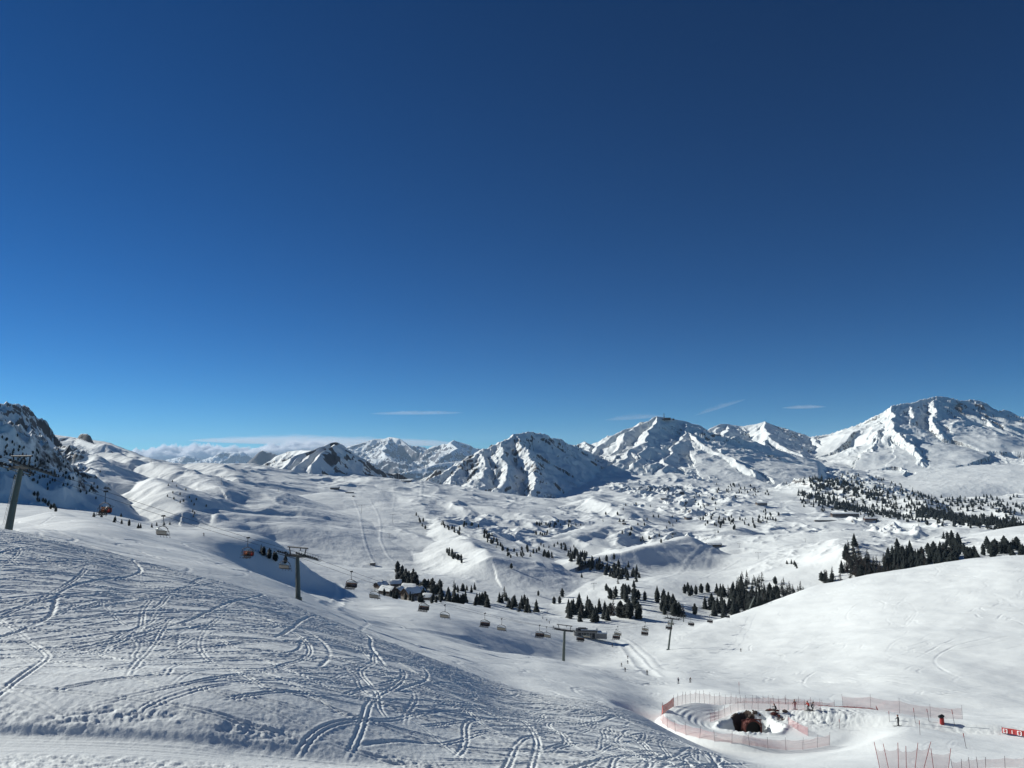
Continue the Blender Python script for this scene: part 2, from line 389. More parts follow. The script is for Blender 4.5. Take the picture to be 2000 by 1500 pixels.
Lf = sstep(-0.54, -0.60, Xs / Ys) * band(820, 950, 1900, 2400, Ys)
Z[sl] += Lf * ((ridged(Xs / 70, Ys / 70, 4, 43, 0.55) - 0.8) * 15 )
del kf
# fore- and middle ground undulation
r1 = np.searchsorted(YR, 700); s2 = slice(0, r1)
Xa, Ya = XX[s2], YY[s2]
Z[s2] += fbm(Xa / 34, Ya / 44, 3, 71) * 0.75 * sstep(45, 130, Ya) * (1 - 0.6 * sstep(500, 700, Ya))
Z[s2] += fbm(Xa / 9, Ya / 9, 3, 75) * 0.10 * sstep(36, 45, Ya)
# ------------------------------------------------------------------ ski tracks pressed into the snow
def track_map(x0, x1, y0, y1, res, layers, seed):
    """layers: list of dict(n, head(function x,y -> mean heading), spread, length, wob, pair, w, depth, rim)"""
    nx, ny = int((x1 - x0) / res), int((y1 - y0) / res)
    rg = np.random.RandomState(seed)
    out = np.zeros((ny, nx), np.float32)
    fy = np.fft.fftfreq(ny, res)[:, None]; fx = np.fft.rfftfreq(nx, res)[None, :]
    k2 = (fx**2 + fy**2) * (2 * np.pi) ** 2
    for ly in layers:
        n = ly['n']; step = res * 0.6; ns = int(ly['length'][1] / step)
        px = rg.uniform(x0 - 10, x1, n); py = rg.uniform(y0, y1, n)
        if 'where' in ly:
            ok = ly['where'](px, py); px, py = px[ok], py[ok]; n = len(px)
        length = rg.uniform(*ly['length'], n)
        h0 = ly['head'](px, py) + rg.normal(0, ly['spread'], n)
        s = np.arange(ns) * step
        wl = rg.uniform(*ly.get('wl', (14, 30)), n); ph = rg.uniform(0, 6.28, n); am = rg.uniform(0.0, 1.0, n) * ly['wob']
        curl = rg.normal(0, ly.get('curl', 0.01), n)
        H = h0[:, None] + am[:, None] * np.sin(2 * np.pi * s[None, :] / wl[:, None] + ph[:, None]) + curl[:, None] * s[None, :]
        cx = px[:, None] + np.cumsum(np.cos(H), 1) * step; cy = py[:, None] + np.cumsum(np.sin(H), 1) * step
        amp = rg.uniform(0.35, 1.0, n)[:, None] * (s[None, :] < length[:, None]) * np.minimum(1, np.minimum(s[None, :], length[:, None] - s[None, :]).clip(0) / 2.0)
        amp = amp * (0.7 + 0.3 * np.sin(s[None, :] / 2.3 + ph[:, None] * 3))
        img = np.zeros(ny * nx)
        for off in ((-ly['pair'] / 2, ly['pair'] / 2) if ly['pair'] > 0 else (0,)):
            gx = ((cx - np.sin(H) * off - x0) / res).astype(int); gy = ((cy + np.cos(H) * off - y0) / res).astype(int)
            ok = (gx >= 0) & (gx < nx) & (gy >= 0) & (gy < ny) & (amp > 0.02)
            img += np.bincount((gy[ok] * nx + gx[ok]), weights=amp[ok], minlength=ny * nx)
        img = np.clip(img.reshape(ny, nx), 0, 1.6)
        f = np.fft.rfft2(img)
        w_ = ly['w']; r_ = ly['w'] * 2.1
        # a line of unit impulses per 'step' blurred by a Gaussian of sigma w -> groove; wider one -> soft rims
        g1 = np.fft.irfft2(f * np.exp(-k2 * w_**2 / 2), (ny, nx)) * (w_ * 2.5 / res)
        g2 = np.fft.irfft2(f * np.exp(-k2 * r_**2 / 2), (ny, nx)) * (r_ * 2.5 / res)
        g = -np.tanh(g1 * 0.9) * ly['depth'] * 0.9 + np.tanh(g2 * 0.9) * ly['rim']
        out = out + g
    return out.astype(np.float32)
def sample(m, x0, y0, res, X, Y):
    gx = (X - x0) / res - 0.5; gy = (Y - y0) / res - 0.5
    ok = (gx > 1) & (gy > 1) & (gx < m.shape[1] - 2) & (gy < m.shape[0] - 2)
    gx = np.clip(gx, 0, m.shape[1] - 2); gy = np.clip(gy, 0, m.shape[0] - 2)
    i = gx.astype(int); j = gy.astype(int); fx = gx - i; fy = gy - j
    v = (m[j, i] * (1 - fx) + m[j, i+1] * fx) * (1 - fy) + (m[j+1, i] * (1 - fx) + m[j+1, i+1] * fx) * fy
    return v * ok
def on_slope(px, py): return py > 37
NA = dict(head=lambda x, y: 0.30 + 0.85 * sstep(100, 66, y) * sstep(-80, -45, x))
LA = [
 dict(n=310, spread=0.34, length=(35, 100), wob=0.34, wl=(22, 50), curl=0.010, pair=0.30, w=0.070, depth=0.19, rim=0.08, **NA),
 dict(n=200, spread=0.36, length=(25, 80), wob=0.35, wl=(20, 50), curl=0.006, pair=0.0, w=0.125, depth=0.30, rim=0.11, **NA),
 dict(n=160, spread=0.25, length=(12, 40), wob=0.45, wl=(11, 24), pair=0.0, w=0.095, depth=0.20, rim=0.10, **NA),
 dict(n=130, spread=0.30, length=(30, 80), wob=0.25, wl=(25, 55), curl=0.006, pair=0.30, w=0.07, depth=0.17, rim=0.07, head=lambda x, y: 0.2 + 0 * x),
 dict(n=40, spread=0.16, length=(60, 120), wob=0.10, wl=(40, 70), curl=0.003, pair=0.34, w=0.085, depth=0.24, rim=0.10, head=lambda x, y: 0.05 + 0 * x),
 dict(n=120, spread=0.22, length=(8, 30), wob=0.30, wl=(9, 20), pair=0.30, w=0.07, depth=0.15, rim=0.07, head=lambda x, y: 1.95 + 0 * x),
 dict(n=1900, spread=0.5, length=(14, 45), wob=0.35, wl=(14, 34), curl=0.01, pair=0.30, w=0.066, depth=0.17, rim=0.08, head=lambda x, y: 1.0 + 0 * x, where=lambda px, py: py < 54),
 dict(n=22, spread=0.25, length=(5, 15), wob=0.2, pair=0.42, w=0.10, depth=-0.06, rim=-0.02, head=lambda x, y: 1.85 + 0 * x),
]
mapA = track_map(-112, 64, 36, 134, 0.06, LA, 5)
lump = fbm(XX[:r1] / 1.1, YY[:r1] / 1.5, 3, 91) * 0.012 + fbm(XX[:r1] / 0.32, YY[:r1] / 0.4, 2, 97) * 0.014
fadeA = sstep(35.8, 37.2, Ya) * (1 - sstep(112, 132, Ya))
# the tracked field ends at a groomed piste on the right
dens = 1 - sstep(2.0, 14.0, Xa - (14 + (Ya - 60) * -0.06))
dens = np.maximum(dens, 0.12)
Z[s2] += sample(mapA, -112, 36, 0.06, Xa, Ya) * fadeA * dens + lump * (0.35 + 0.65 * dens) * sstep(33, 38, Ya) * (1 - 0.6 * sstep(150, 350, Ya))
del mapA
headB = lambda x, y: np.where(x > 60, 2.75, -0.5) + 0.004 * (y - 200)
LB = [
 dict(n=1500, head=headB, spread=0.5, length=(15, 90), wob=0.6, pair=0.0, w=0.30, depth=0.16, rim=0.06),
 dict(n=900, head=headB, spread=0.8, length=(5, 40), wob=0.9, wl=(9, 20), pair=0.9, w=0.28, depth=0.16, rim=0.07),
 dict(n=130, head=lambda x, y: 2.0 + 0 * x, spread=0.6, length=(40, 130), wob=0.35, wl=(50, 120), pair=0.0, w=0.28, depth=0.20, rim=0.06),
]
mapB = track_map(-190, 430, 108, 600, 0.22, LB, 8)
fadeB = sstep(112, 130, Ya) * (1 - sstep(560, 598, Ya))
zone = 0.55 + 0.9 * sstep(-0.1, 0.35, fbm(Xa / 40, Ya / 60, 2, 83))
zone *= np.where(Xa / Ya > 0.2, 1.25, 1.5)
Z[s2] += sample(mapB, -190, 108, 0.22, Xa, Ya) * fadeB * zone
del mapB

# crumbly bank above the groomed road
bk = np.exp(-((Ya - np.interp(Xa[0] / Ya[0], [-0.8, -0.6, 0.0, 0.3], [35.6, 36.4, 41, 45])[None, :]) / 1.0) ** 2)
Z[s2] += bk * (billow(Xa / 1.4, Ya / 0.9, 4, 61, 0.6) * 0.09 * sstep(-0.5, 0.4, fbm(Xa / 5, Ya / 5, 2, 62))) * sstep(0.25, -0.15, Xa / Ya)
rdY = Ya - np.interp(Xa[0] / Ya[0], [-0.69, -0.35, 0.0], [0, 1.5, 5.5])[None, :]
Z[s2] += band(32.6, 33.2, 34.6, 35.0, rdY) * (0.012 * np.sin(rdY * 2 * np.pi / 0.33) + 0.02 * gnoise(Xa / 6, rdY / 0.25, 77))
Z[s2] += (1 - sstep(32.2, 33.0, rdY)) * (billow(Xa / 0.7, Ya / 0.5, 4, 78) * 0.05)
# (groomed road done)
road = band(31.5, 32.5, 34.6, 35.3, Ya - np.interp(Xa[0] / Ya[0], [-0.69, -0.35, 0.0], [0, 1.2, 5])[None, :])
del lump, bk, road

# ------------------------------------------------------------------ pistes, berms and the fenced fun-park loop
def prehit(u, v, ymin):
    s, t = st(u, v); i = int(np.clip(np.searchsorted(SC_, s), 0, NC - 1)); j0 = int(np.searchsorted(YR, ymin))
    c = np.nonzero(Z[j0:, i] / YR[j0:] >= t)[0]
    j = j0 + (int(c[0]) if len(c) else 0)
    return float(s) * float(YR[j]), float(YR[j])
def poly_dist(pts, pad):
    """distance, signed side and arc parameter to a ground polyline over the rows/columns around it"""
    ys = [p[1] for p in pts]; ss = [p[0] / p[1] for p in pts]
    j0, j1 = np.searchsorted(YR, min(ys) - pad), np.searchsorted(YR, max(ys) + pad)
    m = pad / max(min(ys) - pad, 20)
    i0, i1 = np.searchsorted(SC_, min(ss) - m), np.searchsorted(SC_, max(ss) + m)
    X, Y = XX[j0:j1, i0:i1], YY[j0:j1, i0:i1]
    best = np.full(X.shape, 1e9); sd = np.zeros(X.shape); ar = np.zeros(X.shape); acc = 0
    for (x0, y0), (x1, y1) in zip(pts[:-1], pts[1:]):
        dx, dy = x1 - x0, y1 - y0; l = math.hypot(dx, dy) + 1e-6
        t = np.clip(((X - x0) * dx + (Y - y0) * dy) / l / l, 0, 1)
        ex, ey = X - x0 - t * dx, Y - y0 - t * dy; d = np.hypot(ex, ey); up = d < best
        best = np.where(up, d, best); sd = np.where(up, np.sign(dx * ey - dy * ex), sd); ar = np.where(up, acc + t * l, ar); acc += l
    return (slice(j0, j1), slice(i0, i1)), best, sd, ar, acc
def smooth_poly(p, n=4):
    for _ in range(n):
        q = [p[0]]
        for a, b in zip(p[:-1], p[1:]): q += [(a[0]*.75+b[0]*.25, a[1]*.75+b[1]*.25), (a[0]*.25+b[0]*.75, a[1]*.25+b[1]*.75)]
        p = q + [p[-1]]
    return p
def carve(px, ymin, w, h, berm=0.0, n=2, pad=None):
    pts = smooth_poly([prehit(u, v, ymin) for u, v in px], n)
    reg, d, sd, ar, L = poly_dist(pts, pad or w * 4)
    end = sstep(0, w * 2, ar) * sstep(L, L - w * 2, ar)
    Z[reg] += (h * np.exp(-(d / w) ** 2) + berm * np.exp(-((d - w * 1.6) / (w * 0.5)) ** 2)) * end
for px, ym, w_, h_, b_ in [
    ([(690,975),(703,1000),(708,1040),(716,1075),(735,1104)], 900, 3.0, 1.6, -0.5),
    ([(722,975),(738,1000),(745,1030),(741,1055),(755,1085),(775,1100)], 900, 3.0, 1.6, -0.5),
    ([(768,945),(772,975),(766,1000)], 1200, 3.0, 1.2, -0.4),
    ([(822,940),(826,950),(822,960),(823,975)], 1500, 6.0, 2.5, -1.0),
    ([(600,1118),(640,1128),(666,1150),(664,1166),(640,1190)], 200, 2.2, -0.9, 0.6),
    ([(540,1078),(610,1122),(700,1147),(780,1166)], 330, 2.0, -0.7, 0.6),
    ([(1195,1248),(1225,1262),(1243,1288),(1262,1308),(1280,1322)], 240, 2.4, -1.1, 0.7),
    ([(1195,1240),(1235,1252),(1262,1276),(1290,1308)], 260, 1.8, 0.6, -0.4),
    ([(100,1040),(160,1062),(235,1084)], 120, 1.6, -0.5, 0.4),
    ([(680,1205),(760,1222),(850,1236),(940,1256)], 180, 3.5, -1.3, 0.4),
    ([(1290,1130),(1340,1095),(1400,1070),(1380,1110)], 700, 5.0, 1.2, -0.5),
    ([(1360,1130),(1440,1090),(1540,1062),(1640,1050)], 800, 4.0, 1.2, -0.6),
    ([(1400,1130),(1500,1095),(1600,1075)], 800, 4.0, 1.0, -0.6),
    ([(1150,905),(1180,925),(1230,930)], 1800, 10.0, 3.0, -1.0)]:
    carve(px, ym, w_ * 0.7, h_ * 0.22, b_ * 0.22)

PITY = 134.0
_s, _t = st(1466, 1419)
PITX, PITZ = float(_s) * PITY, float(_t) * PITY
def park(X, Y): return X - PITX, Y - PITY
reg = (slice(np.searchsorted(YR, PITY - 40), np.searchsorted(YR, PITY + 40)), slice(np.searchsorted(SC_, (PITX - 42) / PITY), np.searchsorted(SC_, (PITX + 48) / PITY)))
Xp, Yp = park(XX[reg], YY[reg])
R = np.hypot(Xp, Yp); TH = np.arctan2(Yp, Xp)
plane = PITZ - 0.10 * Yp + 0.02 * Xp
fl = sstep(25.0, 15.0, R)
Z[reg] += (plane - Z[reg]) * fl
# raised groomed run coming in from the right and passing over the tunnel
run = smooth_poly([(PITX - 4, PITY + 9.5), (PITX + 3, PITY + 9.0), (PITX + 11, PITY + 7), (PITX + 20, PITY + 2), (PITX + 32, PITY - 5), (PITX + 50, PITY - 12)], 2)
reg2, d, sd, ar, L = poly_dist(run, 16)
Z[reg2] += 1.2 * sstep(6.0, 3.6, d) * sstep(0, 6, ar)
Z[reg2] += billow(XX[reg2] / 1.2, YY[reg2] / 1.2, 3, 66) * 0.04 * np.exp(-((d - 5.4) / 1.3) ** 2) * sstep(0, 6, ar) * (sd < 0)
lft = sstep(-0.15, 0.55, -np.cos(TH))                 # left half of the loop
frn = sstep(0.2, 0.9, -np.sin(TH))                    # front of the loop
bank = np.clip(lft + 0.15 * frn, 0, 1)
Z[reg] += bank * (sstep(6.5, 14.0, R) * 1.5 - sstep(14.4, 16.6, R) * 1.5)
ringm = np.clip(lft + frn * sstep(0.75, 0.2, np.cos(TH)), 0, 1) * band(6.6, 7.4, 13.0, 14.2, R)
Z[reg] += ringm * (0.055 * np.sin(R * 2 * np.pi / 1.15 + 1.2 * np.sin(TH * 2.0)) * (0.55 + 0.45 * np.sin(TH * 7 + R * 0.7)))
wob = 1 + 0.07 * np.sin(TH * 3 + 1) + 0.05 * np.sin(TH * 7)
Z[reg] -= 2.9 * sstep(5.1, 3.8 - 0.6 * sstep(0.2, -0.8, np.sin(TH)), R * wob) - 0.30 * np.exp(-((R * wob - 5.6) / 0.5) ** 2)
Z[reg] += billow(Xp / 0.8, Yp / 0.8, 3, 67) * 0.16 * band(3.0, 3.7, 5.4, 6.2, R)
# crumbly pushed-up snow bank right of the pit
bb = np.exp(-(((Xp - 13) / 7.5) ** 2 + ((Yp - 1.5) / 4.5) ** 2))
Z[reg] += bb * (0.9 + billow(Xp / 1.3, Yp / 0.9, 4, 68) * 0.22)
# ------------------------------------------------------------------ write the sheet as three named pieces
M_near = snow_mat("snow_near", [(2.2, 0.035, 1), (9.0, 0.012, 1)])
M_mid = snow_mat("snow_mid", [(0.5, 0.07, 0.6), (1.8, 0.04, 0.8), (6.0, 0.015, 1)], rock=((0.05, 0.035, 0.028), (0.12, 0.085, 0.07), 1.2))
ROCK = ((0.035, 0.035, 0.042), (0.13, 0.115, 0.105), 0.05)
M_far = snow_mat("snow_valley", [(0.06, 1.6, 0.8), (0.3, 0.25, 1)], rock=ROCK)
gz = np.gradient(Z, axis=0) / np.gradient(YR)[:, None]
gx_ = np.gradient(Z, axis=1) / (np.gradient(SC_)[None, :] * YR[:, None])
steep = np.sqrt(gz**2 + gx_**2)
rockA = sstep(0.75, 1.25, steep + 0.25 * fbm(XX / 40, YY / 40, 3, 45)) * sstep(700, 1100, YY) * 0.55
rockA = np.maximum(rockA, sstep(-0.54, -0.60, XX / YY) * band(820, 950, 1900, 2400, YY) * sstep(0.45, 1.0, steep + 0.5 * fbm(XX / 30, YY / 45, 4, 46)) * 0.36)
xr, yr = XX - PITX, YY - PITY
rr_ = np.hypot(xr, yr)
earth = band(3.4, 4.0, 5.2, 6.0, rr_ + 0.5 * fbm(XX / 0.9, YY / 0.9, 3, 88)) * sstep(0.84, 0.96, yr / (rr_ + 1e-3)) * (yr > 0) + 0.6 * band(5.6, 6.2, 7.2, 8.0, rr_ + 0.6 * fbm(XX / 0.8, YY / 0.8, 3, 89)) * band(0.2, 0.35, 0.6, 0.75, yr / (rr_ + 1e-3)) * (xr > 0)
rockA = np.maximum(rockA, np.clip(earth, 0, 1) * 0.9); del xr, yr, rr_, earth
ra = np.searchsorted(YR, 104); rb = np.searchsorted(YR, 640)
parts = [("snow_slope", 0, ra + 1, M_near, "tracked off-piste snow slope in the foreground"),
         ("piste", ra, rb + 1, M_mid, "groomed bowl and white hill of the middle ground"),
         ("valley", rb, NR, M_far, "rolling snow-covered plateau and valley")]
for nm, a, b_, m, lb in parts:
    me = grid_mesh(nm, XX[a:b_], YY[a:b_], Z[a:b_], rockA[a:b_] if nm != "snow_slope" else None)
    me.materials.append(m)
    tag(link(nm, me), kind='structure', label=lb)
del gz, gx_, steep, rockA

# ------------------------------------------------------------------ ground queries
def ground(x, y):
    s = x / y
    i = np.clip(np.searchsorted(SC_, s) - 1, 0, NC - 2); j = np.clip(np.searchsorted(YR, y) - 1, 0, NR - 2)
    a = (s - SC_[i]) / (SC_[i+1] - SC_[i]); b = (y - YR[j]) / (YR[j+1] - YR[j])
    return float((Z[j, i] * (1 - a) + Z[j, i+1] * a) * (1 - b) + (Z[j+1, i] * (1 - a) + Z[j+1, i+1] * a) * b)
TT = Z / YR[:, None]
def hit(u, v, ymin=30.0):
    """first point of the terrain seen through photo pixel (u, v), not nearer than ymin"""
    s, t = st(u, v)
    i = int(np.clip(np.searchsorted(SC_, s), 0, NC - 1)); j0 = int(np.searchsorted(YR, ymin))
    c = np.nonzero(TT[j0:, i] >= t)[0]
    if len(c) == 0: return None
    j = j0 + int(c[0]); y = float(YR[j])
    if j > j0 + 1:
        t0, t1 = TT[j-1, i], TT[j, i]
        y = float(YR[j-1] + (YR[j] - YR[j-1]) * np.clip((t - t0) / (t1 - t0 + 1e-9), 0, 1))
    x = float(s) * y
    return (x, y, ground(x, y))

# ------------------------------------------------------------------ mountains
def mountain(name, s0, s1, y0, y1, dy, ridges, label, rock_thr=0.9, rock_w=0.3, warp=(40, 260), flute=(26, 90, 900), nz=((170, 26), (60, 9)), seed=0, rockcol=ROCK, bump=((0.05, 2.0, 1), (0.25, 0.4, 1)), ds=0.0012, crag=0.0, rzone=None, edges=(1, 1)):
    ss = np.arange(s0, s1, ds); ys = np.arange(y0, y1, dy)
    Y_ = np.repeat(ys[:, None], len(ss), 1); X_ = ss[None, :] * Y_
    h, d = ridge_field(X_, Y_, ridges, warp=warp, flute=flute, seed=seed)
    for k, (wl, am) in enumerate(nz):
        h = h + (ridged(X_ / wl, Y_ / wl, 4, seed + 9 + k, 0.42) - 0.85) * am * 0.42 * sstep(0, wl * 0.8, d) * (1 - 0.8 * sstep(220, 650, d))
    if crag: h = h + (ridged(X_ / 34, Y_ / 34, 3, seed + 33) - 0.7) * crag * sstep(150, 0, d)
    h = h - 320 * (1 - sstep(0, 0.22, (Y_ - y0) / (y1 - y0))) - 400 * (1 - sstep(0, 0.07, X_ / Y_ - s0)) * edges[0] - 400 * (1 - sstep(0, 0.07, s1 - X_ / Y_)) * edges[1]
    gy = np.gradient(h, axis=0) / dy - 0; gx = np.gradient(h, axis=1) / (ds * Y_)
    gyy = gy - gx * (X_ / Y_)          # undo the polar shear
    stp = np.sqrt(gyy**2 + gx**2)
    rk = sstep(rock_thr, rock_thr + rock_w, stp + 0.35 * fbm(X_ / 90, Y_ / 90, 4, seed + 3))
    if rzone is not None:
        rk = np.clip(rk * rzone[0], 0, 1)
        for (ru, rv, rr, ra_) in rzone[1]:
            # patches of bare rock at a place in the world around the point seen at (ru, rv)
            uu, vv = vpix(X_, Y_, h)
            g = np.exp(-(((uu - ru) / rr) ** 2 + ((vv - rv) / (rr * 0.8)) ** 2))
            rk = np.clip(rk + g * ra_ * sstep(-0.2, 0.25, fbm(X_ / 55, Y_ / 75, 3, seed + 8)), 0, 1)
    me = grid_mesh(name, X_, Y_, h, rk)
    m = snow_mat("snow_" + name, list(bump), rock=rockcol)
    me.materials.append(m)
    return tag(link(name, me), kind='structure', label=label)

# left rocky massif
mountain('mountain', -0.98, -0.52, 1500, 3600, 5.0, edges=(0, 1), ridges=[
  dict(pts=[(-420,700,2000),(-150,760,2100),(0,786,2250),(22,788,2300),(45,800,2380),(72,824,2500),(92,846,2600),(108,862,2700),(122,880,2800)], L=0.9, R=0.85, fall=420),
  dict(pts=[(22,788,2300),(8,800,2220),(0,812,2150)], L=0.9, R=0.7, fall=300),
  dict(pts=[(45,800,2380),(48,830,2230),(60,850,2150)], L=0.8, R=0.8, fall=300)],
  label="craggy dark-rocked massif at the left edge", rock_thr=1.3, rock_w=0.6, flute=(34, 80, 900), nz=((150, 26), (45, 10)), crag=7, seed=101, ds=0.0008)
mountain('mountain', -0.70, -0.47, 3300, 4900, 7.0, edges=(0, 0), ridges=[
  dict(pts=[(60,842,4600),(112,850,4500),(150,855,4400),(200,862,4300),(260,885,4000)], L=0.5, R=0.4, fall=300, round=30),
  dict(pts=[(156,850,4100),(160,847,4090),(170,847,4070),(175,850,4060)], L=2.6, R=2.8, fall=34, round=6),
  dict(pts=[(90,862,4250),(122,862,4180),(150,857,4110)], L=0.4, R=0.4, fall=200, round=20),
  dict(pts=[(150,856,4100),(185,868,3900),(206,867,3850),(216,878,3800)], L=0.4, R=0.6, fall=160, round=6)],
  label="snow ridge with a rounded rock knob on top", rock_thr=0.85, flute=(8, 50, 400), nz=((150, 10), (50, 5)), seed=111, ds=0.0008, warp=(6, 100))
# small pyramid with the dark face
mountain('mountain', -0.42, -0.07, 2450, 4700, 5.0, [
  dict(pts=[(548,915,3050),(570,895,3200),(600,883,3350),(628,872,3450),(645,864,3500),(655,863,3520),(668,868,3560),(690,884,3650),(720,903,3800),(750,918,3950),(775,932,4050)], L=0.5, R=0.85, fall=330),
  dict(pts=[(655,863,3520),(636,880,3330),(620,896,3180),(608,912,3050)], L=0.72, R=0.8, fall=300),
  dict(pts=[(628,873,3450),(605,893,3230),(580,910,3050)], L=0.7, R=0.7, fall=250),
  dict(pts=[(600,884,3350),(575,900,3180),(560,912,3080)], L=0.7, R=0.7, fall=200),
  dict(pts=[(535,893,4300),(560,882,4250),(585,879,4150),(610,880,3900)], L=0.7, R=0.8, fall=200)],
  "small pyramid peak with a dark rocky front face", rock_thr=1.25, rock_w=0.3, flute=(20, 70, 700), nz=((130, 18), (45, 8)), seed=121, ds=0.0007, warp=(18, 180),
  rzone=(0.8, [(645,893,26,1.0),(668,880,22,1.0),(600,888,12,0.6),(565,883,14,0.6),(648,870,8,0.8)]))
# fluted central peak
mountain('mountain', -0.20, 0.20, 2450, 4700, 5.0, [
  dict(pts=[(820,945,3000),(850,930,3100),(900,905,3250),(945,880,3400),(985,857,3550),(1005,848,3650),(1020,845,3700),(1032,842,3730),(1050,845,3790),(1075,856,3880),(1095,858,3930),(1112,866,4000),(1140,878,4150),(1150,885,4250)], L=0.6, R=0.78, fall=420),
  dict(pts=[(1005,848,3650),(1022,870,3480),(1032,890,3330),(1044,908,3200),(1052,930,3050),(1040,955,2900)], L=0.7, R=0.9, fall=260),
  dict(pts=[(975,862,3520),(985,890,3300),(990,915,3120),(985,940,2960)], L=0.65, R=0.6, fall=220),
  dict(pts=[(940,884,3380),(945,905,3200),(935,930,3030)], L=0.6, R=0.6, fall=180),
  dict(pts=[(900,905,3250),(895,925,3100),(880,945,2980)], L=0.5, R=0.55, fall=150),
  dict(pts=[(1140,878,4150),(1155,890,4300),(1145,862,4600)], L=0.5, R=0.6, fall=200)],
  "central fluted peak with a jagged crest and blue shaded right face", rock_thr=1.3, rock_w=0.4, flute=(19, 62, 700), nz=((110, 15), (40, 6)), seed=131, ds=0.0006, warp=(22, 150), crag=5,
  rzone=(0.6, [(1040,850,18,0.5),(905,905,35,0.55),(1050,915,14,0.6),(1075,860,14,0.4)]))
# summit with the mast
mountain('mountain', 0.02, 0.48, 3000, 5800, 6.0, [
  dict(pts=[(1130,905,3900),(1150,888,4300),(1180,865,4500),(1215,840,4600),(1250,828,4680),(1275,815,4750),(1284,813,4760),(1310,817,4800),(1345,824,4850),(1370,832,4900),(1385,842,4850),(1410,862,4750),(1440,884,4600),(1470,903,4450),(1495,920,4300)], L=0.5, R=0.75, fall=520),
  dict(pts=[(1284,813,4760),(1270,840,4500),(1262,865,4280),(1250,885,4050),(1240,905,3850)], L=0.6, R=0.62, fall=260),
  dict(pts=[(1340,824,4830),(1345,842,4600),(1360,860,4400),(1390,880,4200),(1430,898,4000),(1465,915,3800)], L=0.42, R=0.80, fall=330),
  dict(pts=[(1240,830,4660),(1215,860,4400),(1195,885,4200),(1180,905,4000)], L=0.5, R=0.55, fall=200),
  dict(pts=[(1262,862,4280),(1230,880,4080),(1210,900,3900)], L=0.5, R=0.5, fall=160),
  dict(pts=[(1345,842,4600),(1320,870,4300),(1300,895,4050),(1290,915,3800)], L=0.45, R=0.45, fall=200)],
  "broad summit carrying a mast and lift station, gullied front, shaded right flank", rock_thr=1.3, rock_w=0.4, flute=(26, 85, 900), nz=((150, 26), (50, 10)), seed=141, ds=0.0007, warp=(30, 190),
  rzone=(0.45, [(1400,845,22,0.6),(1270,825,10,0.5)]))
mountain('mountain', 0.20, 0.56, 4000, 7200, 9.0, [
  dict(pts=[(1370,850,6300),(1385,840,6400),(1400,828,6500),(1425,828,6550),(1460,832,6500),(1492,823,6450),(1515,832,6400),(1545,848,6300),(1570,848,6350),(1590,858,6200),(1610,872,6000)], L=0.55, R=0.62, fall=520),
  dict(pts=[(1492,823,6450),(1500,850,6000),(1520,862,5800),(1545,880,5600),(1580,900,5300),(1600,915,5000)], L=0.45, R=0.66, fall=330),
  dict(pts=[(1425,828,6550),(1415,850,6100),(1440,870,5800),(1450,890,5500)], L=0.5, R=0.55, fall=240),
  dict(pts=[(1500,858,5900),(1478,880,5600),(1500,900,5200)], L=0.5, R=0.55, fall=200)],
  "lower double summit between the mast peak and the big right mountain", rock_thr=1.3, rock_w=0.3, flute=(30, 110, 1000), nz=((200, 30), (70, 12)), seed=151, ds=0.0007, warp=(40, 260), rzone=(0.5, []))
# big mountain on the right
RK2 = ((0.04, 0.04, 0.046), (0.125, 0.105, 0.098), 0.04)
mountain('mountain', 0.31, 0.93, 3100, 7400, 8.0, edges=(1, 0), ridges=[
  dict(pts=[(1565,868,6700),(1580,853,6500),(1610,848,6450),(1650,838,6350),(1690,820,6250),(1722,803,6150),(1745,792,6100),(1762,788,6150),(1790,784,6250),(1815,778,6300),(1833,774,6350),(1850,776,6400),(1872,782,6400),(1900,780,6450),(1925,788,6450),(1945,803,6400),(1965,800,6500),(1990,808,6500),(2030,830,6400),(2100,850,6300),(2250,860,6200),(2400,840,6000)], L=0.6, R=0.66, fall=620),
  dict(pts=[(1742,792,6100),(1741,815,5800),(1748,840,5500),(1765,862,5250),(1790,885,5000),(1800,900,4850)], L=0.5, R=0.72, fall=360),
  dict(pts=[(1768,788,6180),(1780,805,5950),(1780,830,5700),(1795,860,5350),(1812,880,5150)], L=0.6, R=0.72, fall=260),
  dict(pts=[(1833,774,6350),(1825,800,6000),(1828,822,5750),(1835,845,5500)], L=0.6, R=0.62, fall=220),
  dict(pts=[(1872,784,6380),(1868,810,6000),(1880,832,5700)], L=0.6, R=0.6, fall=200),
  dict(pts=[(1925,790,6430),(1925,815,6050),(1945,835,5800)], L=0.6, R=0.6, fall=200),
  dict(pts=[(1650,838,6350),(1655,865,5900),(1670,895,5400),(1660,920,5000)], L=0.35, R=0.4, fall=300),
  dict(pts=[(1742,800,6050),(1715,850,5600),(1700,890,5200),(1690,920,4900)], L=0.4, R=0.5, fall=300),
  dict(pts=[(1990,870,5400),(1940,880,5200),(1890,900,5000),(1850,925,4700),(1830,950,4400)], L=0.22, R=0.25, fall=300, round=60),
  dict(pts=[(2100,900,5200),(2000,905,4900),(1930,925,4700),(1900,950,4400)], L=0.22, R=0.25, fall=300, round=60),
  dict(pts=[(1750,905,5000),(1850,915,4900),(1950,905,5100),(2100,915,5200)], L=0.2, R=0.2, fall=500, round=80)],
  label="big white mountain on the right with rocky upper face", rock_thr=1.25, rock_w=0.4, flute=(32, 120, 900), nz=((220, 24), (70, 11)), seed=161, ds=0.0007, warp=(45, 300), crag=6, rockcol=RK2,
  rzone=(0.5, [(1915,792,20,0.6),(1885,798,18,0.35),(1810,800,24,0.22),(1945,812,20,0.3)]))

